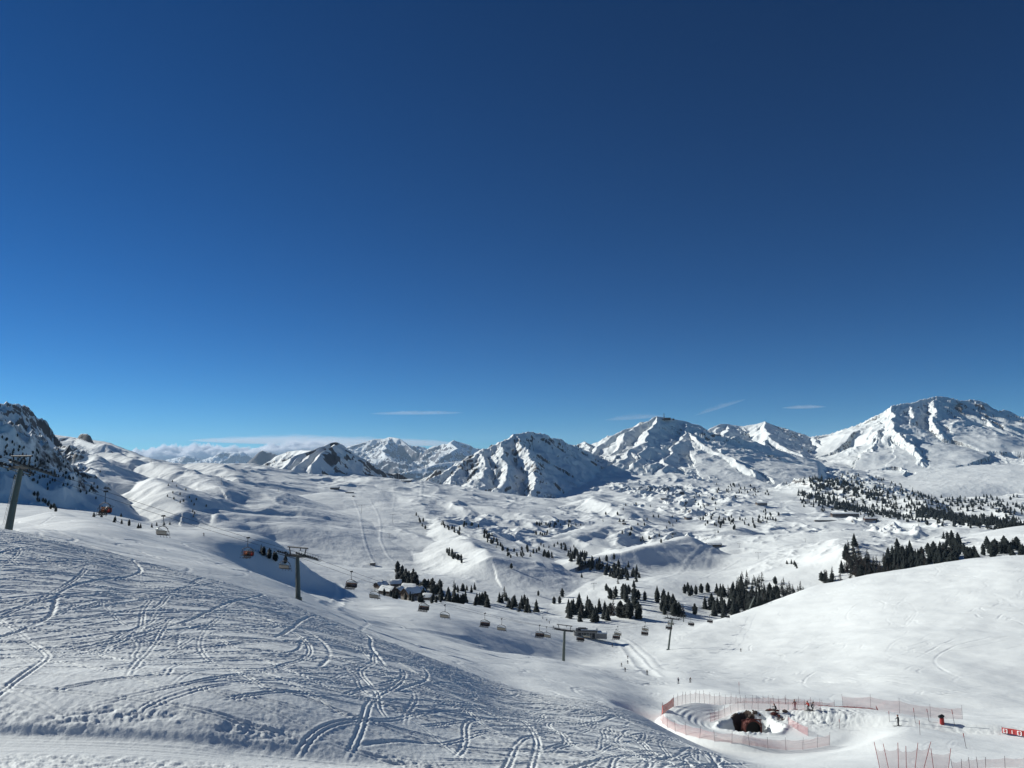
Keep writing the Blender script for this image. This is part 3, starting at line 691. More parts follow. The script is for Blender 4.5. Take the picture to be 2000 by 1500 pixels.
# ------------------------------------------------------------------ far ranges, 14 to 40 km away
def far_range(s0, s1, y0, y1, dy, ridges, label, seed, ds=0.0009, nzs=((2400, 560), (800, 230), (260, 80)), rockthr=0.72, rz=1.0):
    ss = np.arange(s0, s1, ds); ys = np.arange(y0, y1, dy)
    Y_ = np.repeat(ys[:, None], len(ss), 1); X_ = ss[None, :] * Y_
    h, d = ridge_field(X_, Y_, ridges, warp=(260, 2200), flute=(150, 500, 6000), seed=seed)
    for k, (wl, am) in enumerate(nzs):
        h = h + (ridged(X_ / wl, Y_ / wl, 4, seed + 9 + k, 0.42) - 0.85) * am * 0.42 * sstep(0, wl * 0.5, d)
    gy = np.gradient(h, axis=0) / dy; gx = np.gradient(h, axis=1) / (ds * Y_)
    stp = np.sqrt((gy - gx * (X_ / Y_))**2 + gx**2)
    rk = sstep(rockthr, rockthr + 0.35, stp + 0.3 * fbm(X_ / 600, Y_ / 600, 4, seed + 3)) * rz
    me = grid_mesh('mountain', X_, Y_, h, rk)
    me.materials.append(snow_mat("snow_range", [(0.006, 18.0, 1)], rock=((0.05, 0.05, 0.06), (0.15, 0.14, 0.14), 0.006)))
    return tag(link('mountain', me), kind='structure', label=label)
far_range(-0.26, 0.03, 14000, 26000, 60, [
  dict(pts=[(660,905,24000),(690,870,24000),(725,858,24000),(750,856,24000),(762,853,23500),(785,856,23000),(805,868,22500),(830,885,21500),(850,890,21000)], L=0.5, R=0.5, fall=1500),
  dict(pts=[(765,854,23500),(750,872,21500),(760,890,19500)], L=0.5, R=0.55, fall=900),
  dict(pts=[(690,905,19500),(740,895,19000),(790,905,18500)], L=0.4, R=0.5, fall=700),
  dict(pts=[(740,935,16000),(800,918,16500),(850,905,17000),(900,900,17500),(950,905,18000)], L=0.4, R=0.45, fall=700),
  dict(pts=[(830,885,21500),(855,872,21500),(880,866,21500),(893,859,21500),(903,862,21500),(920,868,21500),(935,878,21500),(955,900,21500)], L=0.6, R=0.55, fall=1100),
  dict(pts=[(893,859,21500),(880,880,19500),(860,895,18000)], L=0.5, R=0.55, fall=700)],
  "distant blue-hazed high range behind the gap", 201)
far_range(-0.36, -0.20, 12000, 18000, 40, [
  dict(pts=[(478,915,15500),(487,900,15500),(495,886,15500),(502,879,15500),(512,881,15500),(530,888,15400),(548,894,15300),(570,905,15200),(600,915,15200)], L=0.75, R=0.85, fall=800),
  dict(pts=[(575,915,16500),(560,897,16500),(585,884,16500),(600,882,16500),(640,890,16500),(700,915,16500)], L=0.6, R=0.7, fall=600)],
  "single slab-sided dark peak in the haze left of the small pyramid", 211, nzs=((900, 120), (300, 40)), rockthr=0.6, rz=1.0)
far_range(-0.60, -0.30, 24000, 34000, 100, [
  dict(pts=[(180,915,32000),(280,903,32000),(330,896,32000),(365,889,31000),(400,897,31000),(425,890,31000),(440,882,31000),(456,884,31000),(475,882,31000),(490,892,31000),(510,905,31000),(560,915,31000)], L=0.5, R=0.5, fall=1500)],
  "faint pale-blue range under the cloud bank on the left", 221)
# lowland far below that closes the gaps to the horizon
me = bpy.data.meshes.new('ground')
me.from_pydata([(-43000, 7000, -900), (43000, 7000, -900), (43000, 43000, -900), (-43000, 43000, -900)], [], [(0, 1, 2, 3)])
me.materials.append(M_far)
tag(link('ground', me), kind='structure', label='lowland beyond the plateau')
print("terrain", round(time.time() - T0, 1))
# ------------------------------------------------------------------ conifers
M_leaf = simple_mat("needles_dark", (0.012, 0.019, 0.015), 0.8, 0, 0.5, 2.0)
M_leaf2 = simple_mat("needles_larch", (0.032, 0.027, 0.023), 0.85, 0, 0.4, 2.0)
M_bark = simple_mat("bark", (0.06, 0.045, 0.035), 0.9, 0, 0.3, 6.0)
M_snowcap = snow_mat("snow_cap", [(3.0, 0.03, 1)])
def tree_meshes(kind, seed):
    """unit-height conifer: crown of many small drooping branch blades with gaps, and a tapered trunk"""
    rg = random.Random(seed)
    V, Fc = [], []
    tiers = 15 if kind != 'larch' else 12
    for i in range(tiers):
        f = i / (tiers - 1.0)
        z = 0.10 + 0.88 * f
        if kind == 'pine': r = 0.19 * (1 - max(0, f - 0.55) ** 1.6 * 3.3) * (0.75 + 0.25 * min(1, f * 5))
        elif kind == 'spruce': r = 0.21 * (1 - f) ** 0.85 + 0.012
        else: r = 0.17 * (1 - f) ** 0.7 + 0.012
        r *= rg.uniform(0.78, 1.15); r = max(r, 0.012)
        nb = int((11 if kind != 'larch' else 7) * (0.5 + 0.5 * (1 - f))) + 2
        a0 = rg.uniform(0, 6.28)
        for b in range(nb):
            if kind == 'larch' and rg.random() < 0.25: continue
            a = a0 + b * 6.283 / nb + rg.uniform(-0.25, 0.25); rr = r * rg.uniform(0.65, 1.2)
            ca, sa = math.cos(a), math.sin(a)
            dz = -rr * rg.uniform(0.15, 0.5) + (0.02 if kind == 'pine' else 0)
            wdt = rr * (0.42 if kind != 'larch' else 0.22); th = 0.035 if kind != 'larch' else 0.02
            zz = z + rg.uniform(-0.02, 0.02)
            k = len(V)
            V.extend([(0, 0, zz + th), (ca*rr*.6 - sa*wdt, sa*rr*.6 + ca*wdt, zz + dz*.5), (ca*rr, sa*rr, zz + dz), (ca*rr*.6 + sa*wdt, sa*rr*.6 - ca*wdt, zz + dz*.5),
                      (ca*rr*.5, sa*rr*.5, zz + dz*.4 - th*1.5), (ca*rr*.55, sa*rr*.55, zz + dz*.3 + th)])
            Fc.extend([(k, k+1, k+5), (k+1, k+2, k+5), (k+2, k+3, k+5), (k+3, k, k+5), (k, k+4, k+1), (k+1, k+4, k+2), (k+2, k+4, k+3), (k+3, k+4, k)])
    me = bpy.data.meshes.new('crown'); me.from_pydata(V, [], Fc); me.materials.append(M_leaf2 if kind == 'larch' else M_leaf)
    TV, TF = [], []
    for j, (z, r) in enumerate([(-0.06, 0.024), (0.12, 0.018), (0.5, 0.011), (0.97, 0.003)]):
        for a in range(6): TV.append((r*math.cos(a*1.047), r*math.sin(a*1.047), z))
    for j in range(3):
        for a in range(6): TF.append((j*6+a, j*6+(a+1) % 6, (j+1)*6+(a+1) % 6, (j+1)*6+a))
    tm = bpy.data.meshes.new('trunk'); tm.from_pydata(TV, [], TF); tm.materials.append(M_bark)
    # joined version for the ones that are only a few pixels tall
    jm = bpy.data.meshes.new('conifer'); n = len(V)
    jm.from_pydata(V + TV, [], Fc + [tuple(i + n for i in f) for f in TF])
    jm.materials.append(me.materials[0]); jm.materials.append(M_bark)
    mi = np.zeros(len(Fc) + len(TF), np.int32); mi[len(Fc):] = 1
    jm.polygons.foreach_set('material_index', mi)
    return me, tm, jm, (V + TV, Fc + [tuple(i + n for i in f) for f in TF], mi)
TM = {}
for kd in ('pine', 'spruce', 'larch'):
    TM[kd] = [tree_meshes(kd, 10 * len(kd) + q) for q in range(4)]
# clusters: (path of (u,v) of the tree feet, count, px height lo, hi, sideways px, sideways px vertical, ymin, mix, label, group)
CL = [
 ([(776,1127),(800,1138),(838,1162)], 34, 15, 24, 6, 5, 420, 'pine', 'dark pine in the row behind the village roofs', 'pines behind the village'),
 ([(838,1150),(852,1160),(862,1172)], 12, 18, 25, 6, 5, 420, 'pine', 'dark pine in the tight clump right of the village roofs', 'pines right of the village'),
 ([(864,1172),(900,1176),(955,1184)], 20, 18, 27, 6, 5, 500, 'spruce', 'slim spruce along the edge behind the tracked dune', 'spruces behind the tracked dune'),
 ([(882,1152),(922,1158)], 9, 11, 17, 5, 3, 600, 'spruce', 'small spruce in the upper line beyond the village', 'upper line of spruces'),
 ([(975,1172),(1010,1188),(1042,1194)], 20, 17, 27, 6, 4, 500, 'spruce', 'spruce in the dense wedge at the foot of the piste', 'spruces at the foot of the piste'),
 ([(1076,1176),(1085,1179),(1095,1181)], 3, 12, 15, 1, 1, 500, 'pine', 'one of three short pines in a row beside the piste', 'three pines beside the piste'),
 ([(1098,1166),(1099,1167)], 1, 17, 18, 0, 0, 500, 'spruce', 'lone pointed spruce standing above the three short pines', None),
 ([(1051,1164),(1052,1164)], 1, 11, 12, 0, 0, 500, 'pine', 'lone round pine on the left edge of the piste', None),
 ([(998,1111),(999,1111)], 1, 11, 12, 0, 0, 700, 'pine', 'lone dark pine on open snow above the village', None),
 ([(1136,1128),(1137,1128)], 1, 9, 10, 0, 0, 700, 'spruce', 'lone small spruce on bare slope below the diagonal wood', None),
 ([(1110,1198),(1135,1206),(1185,1211)], 24, 20, 32, 6, 4, 500, 'spruce', 'tall spruce in the black wedge behind the lift station', 'spruces behind the lift station'),
 ([(1142,1188),(1178,1200)], 8, 22, 30, 7, 4, 500, 'spruce', 'spruce standing behind the black wedge of trees', 'spruces behind the wedge'),
 ([(1196,1200),(1225,1206),(1252,1206)], 18, 24, 34, 6, 4, 520, 'pine', 'broad pine in the block above the snow hump', 'pines above the snow hump'),
 ([(1200,1165),(1230,1172),(1252,1180)], 16, 19, 26, 8, 6, 520, 'pine', 'pine on the upper half of the block casting long blue shadows', 'pines with long shadows'),
 ([(1183,1154),(1194,1158)], 2, 11, 15, 1, 1, 500, 'pine', 'one of two small pines left of the big pine block', 'two small pines'),
 ([(1287,1172),(1305,1196),(1335,1207)], 24, 22, 31, 8, 6, 560, 'pine', 'pine in the dark triangle above the fourth tower', 'pines above the fourth tower'),
 ([(1337,1157),(1352,1162),(1386,1158)], 7, 16, 21, 4, 2, 560, 'pine', 'round pine on the brow right of the dark triangle', 'round pines on the brow'),
 ([(1405,1158),(1412,1164)], 3, 20, 26, 3, 2, 560, 'spruce', 'pointed spruce between brow pines and right wood', 'pointed spruces on the brow'),
 ([(1380,1188),(1415,1197),(1440,1196)], 16, 22, 33, 7, 4, 600, 'spruce', 'tall spruce in the gully at the left end of the white hill', 'spruces in the gully'),
 ([(1430,1168),(1470,1190),(1515,1176)], 80, 20, 32, 12, 10, 600, 'spruce', 'spruce in the wood directly behind the white hill crest', 'wood behind the hill crest'),
 ([(1440,1140),(1485,1150),(1530,1158)], 40, 13, 20, 12, 8, 650, 'larch', 'thin larch in the open upper part of the hill wood', 'larches above the hill wood'),
 ([(1535,1100),(1560,1108)], 6, 8, 11, 5, 2, 700, 'spruce', 'small spruce in a short row on the open bench', 'short row on the bench'),
 ([(1520,1165),(1570,1162)], 14, 14, 22, 8, 5, 650, 'larch', 'larch behind the crest between wood and ravine', 'larches by the ravine'),
 ([(1603,1128),(1618,1140),(1636,1150)], 16, 17, 25, 7, 5, 650, 'larch', 'larch in the narrow wood left of the bare ravine edge', 'larches left of the ravine'),
 ([(1662,1090),(1675,1115),(1700,1125),(1745,1122)], 130, 18, 27, 15, 11, 650, 'larch', 'tree in the dense dark block right of the ravine', 'dense block right of the ravine'),
 ([(1745,1092),(1775,1105),(1805,1112)], 80, 18, 27, 12, 9, 650, 'spruce', 'spruce in the middle stretch of the long wood', 'middle of the long wood'),
 ([(1752,1078),(1754,1080)], 1, 30, 31, 0, 0, 650, 'pine', 'tall broad pine rising over the middle stretch of the long wood', None),
 ([(1815,1085),(1840,1098),(1860,1100)], 60, 20, 29, 10, 7, 650, 'pine', 'big round pine near the right end of the long wood', 'round pines of the long wood'),
 ([(1848,1058),(1875,1075),(1908,1094)], 60, 12, 19, 6, 5, 650, 'pine', 'pine in the diagonal line running down to the hill crest', 'diagonal line of pines'),
 ([(1932,1080),(1955,1078),(1990,1082)], 34, 16, 28, 9, 6, 600, 'pine', 'pine in the clump at the right edge above the white hill', 'clump at the right edge'),
 ([(1106,1080),(1140,1098),(1170,1110),(1240,1132)], 80, 10, 15, 7, 5, 720, 'spruce', 'small conifer in the diagonal wood below the bare knoll', 'diagonal wood below the knoll'),
 ([(1192,1116),(1215,1122),(1240,1128)], 40, 11, 16, 9, 8, 720, 'spruce', 'conifer in the thick lower end of the diagonal wood', 'thick end of the diagonal wood'),
 ([(1178,1098),(1200,1093)], 2, 13, 15, 0, 0, 720, 'pine', 'one of two stout pines alone above the diagonal wood', 'two stout pines'),
 ([(872,1080),(886,1090),(905,1098)], 12, 10, 14, 3, 3, 720, 'pine', 'pine in the little group left of the diagonal wood', 'little group on the slope'),
 ([(862,1022),(880,1034),(902,1046)], 18, 6, 10, 2, 2, 900, 'pine', 'far pine in the upper short dark line', 'upper short dark line'),
 ([(943,1046),(965,1060),(1002,1088)], 30, 7, 11, 3, 3, 850, 'pine', 'far pine in the long dark line on the slope', 'long dark line'),
 ([(812,1008),(822,1020),(830,1032)], 8, 6, 9, 2, 2, 900, 'pine', 'far pine beside the curved berm', 'by the berm'),
 ([(905,1026),(935,1030)], 6, 6, 9, 4, 3, 900, 'pine', 'far pine', 'x'),
 ([(1004,1088),(1045,1078)], 16, 7, 11, 4, 3, 800, 'pine', 'far pine', 'x'),
 ([(1060,1086),(1080,1090)], 8, 9, 13, 2, 2, 750, 'pine', 'pine in the tight trio on open snow', 'tight trio'),
 ([(1040,1042),(1075,1046)], 8, 6, 8, 3, 2, 900, 'pine', 'far pine', 'x'),
 ([(1050,1022),(1120,1030)], 26, 5, 8, 7, 4, 1000, 'pine', 'far pine', 'x'),
 ([(1060,1066),(1110,1070)], 10, 6, 8, 6, 3, 850, 'pine', 'far pine', 'x'),
 ([(1180,1000),(1330,1020)], 22, 5, 8, 12, 12, 1200, 'pine', 'far pine', 'x'),
 ([(1210,1045),(1300,1050)], 12, 5, 9, 12, 6, 1000, 'pine', 'far pine', 'x'),
 ([(1370,1018),(1440,1025),(1510,1010)], 70, 5, 9, 14, 8, 1100, 'pine', 'far pine', 'x'),
 ([(1410,950),(1450,955),(1500,965)], 44, 4, 7, 14, 8, 1600, 'pine', 'far pine', 'x'),
 ([(1340,975),(1400,1000)], 14, 4, 7, 10, 8, 1300, 'pine', 'far pine', 'x'),
 ([(1565,972),(1640,988),(1720,1006)], 150, 6, 10, 11, 7, 1500, 'spruce', 'far pine', 'x'),
 ([(1580,945),(1700,965),(1830,992)], 260, 6, 10, 18, 13, 1500, 'spruce', 'far pine', 'x'),
 ([(1600,925),(1700,935),(1800,955)], 70, 4, 7, 16, 10, 1800, 'spruce', 'far pine', 'x'),
 ([(1740,1006),(1820,1020)], 30, 6, 10, 8, 4, 1200, 'spruce', 'far pine', 'x'),
 ([(1790,1000),(1880,1018),(2005,1032)], 240, 8, 12, 10, 6, 1200, 'spruce', 'far pine', 'x'),
 ([(1848,978),(1920,985),(2005,1000)], 170, 6, 9, 12, 9, 1500, 'spruce', 'far pine', 'x'),
 ([(0,870),(60,900),(120,925),(195,965)], 110, 3, 5, 16, 12, 700, 'pine', 'far pine', 'x'),
 ([(0,905),(100,945)], 40, 4, 6, 20, 10, 700, 'pine', 'far pine', 'x'),
 ([(66,970),(90,985),(113,1000)], 12, 8, 12, 3, 2, 350, 'pine', 'pine on the shaded crest behind the first tower', 'pines behind the first tower'),
 ([(505,1080),(530,1092),(552,1101)], 7, 8, 12, 3, 1, 340, 'pine', 'small pine peeking over the blue dune left of the second tower', 'pines over the blue dune'),
 ([(195,1012),(260,1024)], 8, 4, 7, 14, 4, 620, 'spruce', 'far pine', 'x'),
 ([(270,1030),(335,1028)], 6, 6, 9, 10, 2, 620, 'spruce', 'far pine', 'x'),
 ([(330,950),(400,1005)], 18, 4, 7, 12, 8, 700, 'pine', 'far pine', 'x'),
]
CL += [([(745,1158),(790,1172),(862,1182)], 26, 11, 18, 8, 5, 440, 'pine', 'pine growing among the snow-roofed chalets', 'pines among the chalets'), ([(1575,935),(1640,945),(1700,968),(1762,1000)], 130, 6, 9, 5, 4, 1400, 'spruce', 'far pine', 'x'), ([(1690,925),(1780,950),(1828,984)], 90, 5, 8, 4, 4, 1500, 'spruce', 'far pine', 'x'),
 ([(1560,965),(1640,988),(1720,1004),(1755,1010)], 130, 7, 10, 5, 3, 1300, 'spruce', 'far pine', 'x'), ([(1800,1000),(1900,1020),(2005,1030)], 150, 9, 13, 6, 4, 1200, 'spruce', 'far pine', 'x')]
rgt = random.Random(5)
trees = []
for pts, n, h0, h1, su, sv_, ymin, kind, lab, grp in CL:
    for q in range(n):
        f = (q + rgt.random()) / n * (len(pts) - 1); k = min(int(f), len(pts) - 2); f -= k
        u = pts[k][0] * (1-f) + pts[k+1][0] * f + rgt.gauss(0, su) ; v = pts[k][1] * (1-f) + pts[k+1][1] * f + rgt.gauss(0, sv_)
        g = hit(u, v, ymin)
        if g is None or g[1] > 4500: continue
        hpx = rgt.uniform(h0, h1) * 0.95; H = hpx * g[1] / F
        H = min(max(H, 4.5), 19.0)
        kd = kind if rgt.random() < 0.78 else rgt.choice(['pine', 'spruce', 'larch'])
        trees.append((H / g[1] * F, g, H, kd, rgt.randrange(4), rgt.uniform(0, 6.28), lab, grp, rgt.uniform(1.1, 1.75)))
named = [t for t in trees if t[7] != 'x' and t[6] != 'far pine']
named.sort(key=lambda t: -t[0])
INDIV = named[:296]
rest = named[296:] + [t for t in trees if t[7] == 'x' or t[6] == 'far pine']
print('trees', len(trees), 'individual', len(INDIV))
for k, (px_, g, H, kd, q, rz, lab, grp, wd) in enumerate(INDIV):
    cm, tmh, jm, _ = TM[kd][q]
    nm = 'pine_tree' if kd == 'pine' else ('larch_tree' if kd == 'larch' else 'spruce_tree')
    if px_ > 15:
        o = link(nm, None, None, (g[0], g[1], g[2]), (0, 0, rz)); o.empty_display_size = 0.5
        o.scale = (H * wd, H * wd, H)
        link('crown', cm, o); link('trunk', tmh, o)
    else:
        o = link(nm, jm, None, (g[0], g[1], g[2]), (0, 0, rz)); o.scale = (H * wd, H * wd, H)
    tag(o, lab, 'tree', grp)
# everything smaller: one wood that nobody could count
bv, bf, bm_, off = [], [], [], 0
for px_, g, H, kd, q, rz, lab, grp, wd in rest:
    V, Fc, mi = TM[kd][q][3]
    A = np.array(V); F_ = np.array([f if len(f) == 4 else (*f, f[2]) for f in Fc])
    keep = np.ones(len(F_), bool)
    c, s_ = math.cos(rz), math.sin(rz)
    B = np.empty_like(A); B[:, 0] = (A[:, 0]*c - A[:, 1]*s_) * H * wd + g[0]; B[:, 1] = (A[:, 0]*s_ + A[:, 1]*c) * H * wd + g[1]; B[:, 2] = A[:, 2] * H + g[2]
    bv.append(B); tri = F_[:, 3] == F_[:, 2]
    bf.append([(a+off, b+off, c_+off) if t_ else (a+off, b+off, c_+off, d_+off) for (a, b, c_, d_), t_ in zip(F_.tolist(), tri.tolist())]); off += len(A); bm_.append(mi)
me = bpy.data.meshes.new('forest'); me.from_pydata(np.concatenate(bv).tolist(), [], [f for l in bf for f in l])
me.materials.append(M_leaf); me.materials.append(M_bark); me.polygons.foreach_set('material_index', np.concatenate(bm_).astype(np.int32))
tag(link('forest', me), kind='stuff', label='far scattered conifers on the plateau and slopes')
print("trees done", round(time.time() - T0, 1))
# ------------------------------------------------------------------ small mesh builder
class MB:
    def __init__(s): s.v = []; s.f = []; s.m = []
    def add(s, v, f, m=0):
        k = len(s.v); s.v += [tuple(a) for a in v]; s.f += [tuple(i + k for i in q) for q in f]; s.m += [m] * len(f)
    def box(s, c, d, m=0, rz=0.0, taper=1.0):
        x, y, z = d[0] / 2, d[1] / 2, d[2] / 2; ca, sa = math.cos(rz), math.sin(rz); v = []
        for zz in (-z, z):
            t = taper if zz > 0 else 1
            for xx, yy in ((-x, -y), (x, -y), (x, y), (-x, y)):
                xx *= t; yy *= t
                v.append((c[0] + xx * ca - yy * sa, c[1] + xx * sa + yy * ca, c[2] + zz))
        s.add(v, [(0,3,2,1), (4,5,6,7), (0,1,5,4), (1,2,6,5), (2,3,7,6), (3,0,4,7)], m)
    def tube(s, pts, r, n=8, m=0, cap=True):
        pts = [Vector(p) for p in pts]; rs = r if isinstance(r, (list, tuple)) else [r] * len(pts)
        rings = []
        for i, p in enumerate(pts):
            a = pts[max(i - 1, 0)]; b = pts[min(i + 1, len(pts) - 1)]; d = (b - a).normalized()
            u = d.cross(Vector((0, 0, 1)))
            if u.length < 1e-3: u = d.cross(Vector((0, 1, 0)))
            u.normalize(); w_ = d.cross(u)
            rings.append([p + (u * math.cos(k * 6.28319 / n) + w_ * math.sin(k * 6.28319 / n)) * rs[i] for k in range(n)])
        v = [q for rg_ in rings for q in rg_]; f = []
        for i in range(len(pts) - 1):
            for k in range(n): f.append((i*n+k, i*n+(k+1) % n, (i+1)*n+(k+1) % n, (i+1)*n+k))
        if cap: f.append(tuple(range(n - 1, -1, -1))); f.append(tuple((len(pts)-1)*n + k for k in range(n)))
        s.add(v, f, m)
    def build(s, name, mats, parent=None, loc=None, rot=None, smooth=False):
        me = bpy.data.meshes.new(name); me.from_pydata(s.v, [], s.f)
        for q in (mats if isinstance(mats, (list, tuple)) else [mats]): me.materials.append(q)
        me.polygons.foreach_set('material_index', s.m)
        if smooth: me.polygons.foreach_set('use_smooth', [True] * len(s.f))
        me.update()
        return link(name, me, parent, loc, rot)
M_galv = simple_mat("galvanised_steel", (0.10, 0.115, 0.11), 0.55, 0.4, 0.2, 4)
M_mast = simple_mat("green_grey_mast_paint", (0.075, 0.095, 0.085), 0.5, 0.2, 0.2, 1.5)
M_dark = simple_mat("dark_steel", (0.02, 0.022, 0.026), 0.75, 0.0, 0.3, 5)
M_rubber = simple_mat("rubber", (0.015, 0.015, 0.017), 0.8)
M_seat = simple_mat("black_seat_padding", (0.018, 0.018, 0.022), 0.7)
M_seatback = simple_mat("beige_seat_shell", (0.30, 0.27, 0.22), 0.6)
M_orange = simple_mat("orange_plastic", (0.24, 0.045, 0.018), 0.5, 0, 0.15, 3)
M_rope = simple_mat("steel_rope", (0.05, 0.055, 0.06), 0.5, 0.5)
M_bubble, bt, bb_ = new_mat("tinted_bubble")
bb_.inputs['Base Color'].default_value = (0.08, 0.12, 0.14, 1); bb_.inputs['Roughness'].default_value = 0.12; bb_.inputs['Alpha'].default_value = 0.55

# ------------------------------------------------------------------ chairlift line
LA_, LB_ = 0.606, -155.7            # x = LB_ + LA_ * Y in plan
lift_dir = Vector((LA_, 1, 0)).normalized(); lift_per = Vector((lift_dir.y, -lift_dir.x, 0))
TOW = []
for (u, v, Y) in [(40, 915, 123.0), (592, 1087, 174.8), (1101, 1232, 290.0), (1305.5, 1209, 394.0), (1463, 1165, 545.0)]:
    x, y, z = P(u, v, Y); TOW.append(Vector((LB_ + LA_ * Y, Y, z)))
start = Vector((LB_ + LA_ * 84, 84, TOW[0].z + 15.0)); end = Vector((LB_ + LA_ * 760, 760, TOW[-1].z - 30))
NODES = [start] + TOW + [end]
HALF = 3.05
def rope_pt(k, f, side):
    a, b = NODES[k], NODES[k + 1]
    p = a.lerp(b, f) + lift_per * HALF * side; L = (b - a).length
    p.z += 0.55 - 4 * f * (1 - f) * (L * L) * 0.00012
    return p
mb = MB()
for side in (-1, 1):
    pts = []
    for k in range(len(NODES) - 1):
        for q in range(16): pts.append(rope_pt(k, q / 16.0, side))
    pts.append(rope_pt(len(NODES) - 2, 1.0, side)); mb.tube(pts, 0.032, 5)
tag(mb.build('haul_rope', M_rope), 'steel haul rope of the chairlift, two strands strung tower to tower', 'rope')
TL = ['nearest lift tower, leaning mast beside the left edge of the photo', 'lift tower with a wide T head standing behind the tracked slope', 'slim lift tower in the blue shaded bowl left of the grey station', 'lift tower right of the stacked chairs, throwing a thin shadow on the snow', 'farthest lift tower, on the crest of the white hill before the wood']
bases = [(14, 1034), (582, 1188), (1100, 1300), (1305, 1272), (1463, 1205)]
for i, T_ in enumerate(TOW):
    sx, _ = st(*bases[i]); by = T_.y - (1.2 if i < 3 else 0); bx = float(sx) * by
    bz = ground(bx, by)
    root = link('lift_tower', None, None, (bx, by, bz)); tag(root, TL[i], 'lift tower', 'towers of the chairlift')
    B = Vector((bx, by, bz)); top = T_ - B
    m = MB(); m.tube([(0, 0, -1.0), top * 0.5, top], [0.62, 0.50, 0.40] if i < 3 else [0.5, 0.42, 0.34], 14)
    m.tube([(0, 0, -0.6), (0, 0, 0.35)], 0.85, 14); m.tube([top * 0.5 - Vector((0, 0, 0.06)), top * 0.5 + Vector((0, 0, 0.06))], 0.56, 14)
    m.build('mast', M_mast, root, smooth=False)
    m = MB(); ax = lift_per
    A0, A1 = top - ax * 3.5, top + ax * 3.5
    for q in range(8):
        f0, f1 = q / 8, (q + 1) / 8; p0, p1 = A0.lerp(A1, f0), A0.lerp(A1, f1); c = (p0 + p1) / 2
        hgt = 0.34 + 0.34 * (1 - abs(f0 + f1 - 1))
        m.box((c.x, c.y, c.z + 0.15), (0.90, 0.42, hgt), 0, math.atan2(ax.y, ax.x))
    m.build('crossarm', M_dark, root)
    m = MB()                     # lifting frame above the arm
    for sgn in (-1, 1):
        a = top + ax * 2.2 * sgn; b = top + ax * 2.75 * sgn + Vector((0, 0, 2.0)); m.tube([a, b], 0.13, 6)
    m.tube([top - ax * 3.3 + Vector((0, 0, 2.05)), top + ax * 3.3 + Vector((0, 0, 2.05))], 0.16, 6)
    m.tube([top + ax * 0.9 + Vector((0, 0, 2.0)), top + ax * 0.9 + Vector((0, 0, 1.35))], 0.10, 6)
    m.build('lifting_frame', M_dark, root)
    k = i; up = (NODES[i + 2] - NODES[i]).normalized()
    for sgn in (-1, 1):
        m = MB(); c = top + ax * HALF * sgn + Vector((0, 0, 0.25)); Ls = 3.6 if i < 2 else 2.6
        m.tube([c - up * Ls, c + up * Ls], 0.12, 6)
        for q in range(-3, 4):
            if q % 2: m.tube([c + up * Ls * q / 3.4 - Vector((0, 0, 0.22)), c + up * Ls * q / 3.4 + Vector((0, 0, 0.1))], 0.09, 5)
        s_ = m.build('sheave_assembly', M_dark, root)
        m = MB(); n_ = 10
        for q in range(n_):
            w_ = c + up * Ls * (2 * (q + 0.5) / n_ - 1) + Vector((0, 0, 0.10)); m.tube([w_ - ax * 0.07, w_ + ax * 0.07], 0.23, 10)
        m.build('wheels', M_rubber, s_)
        m = MB(); c2 = c + ax * sgn * 0.75 + Vector((0, 0, -0.35))
        for o_ in (-0.3, 0.3): m.tube([c2 + ax * o_ - up * Ls, c2 + ax * o_ + up * Ls], 0.05, 5)
        for q in range(9):
            w_ = c2 + up * Ls * (q / 4.0 - 1); m.tube([w_ - ax * 0.32, w_ + ax * 0.32], 0.03, 4); m.tube([w_ + ax * 0.3 * sgn, w_ + ax * 0.3 * sgn + Vector((0, 0, 1.0))], 0.025, 4)
        m.tube([c2 + ax * 0.3 * sgn - up * Ls + Vector((0, 0, 1)), c2 + ax * 0.3 * sgn + up * Ls + Vector((0, 0, 1))], 0.03, 4)
        m.build('catwalk', M_galv, root)
    m = MB()
    off = -lift_dir * 0.62
    for o_ in (-0.2, 0.2): m.tube([Vector((0, 0, 1.6)) + off + ax * o_, top * 0.96 + off + ax * o_], 0.025, 4)
    for q in range(28):
        w_ = Vector((0, 0, 1.6)).lerp(top * 0.96, q / 27) + off; m.tube([w_ - ax * 0.2, w_ + ax * 0.2], 0.018, 4)
    m.build('ladder', M_galv, root)

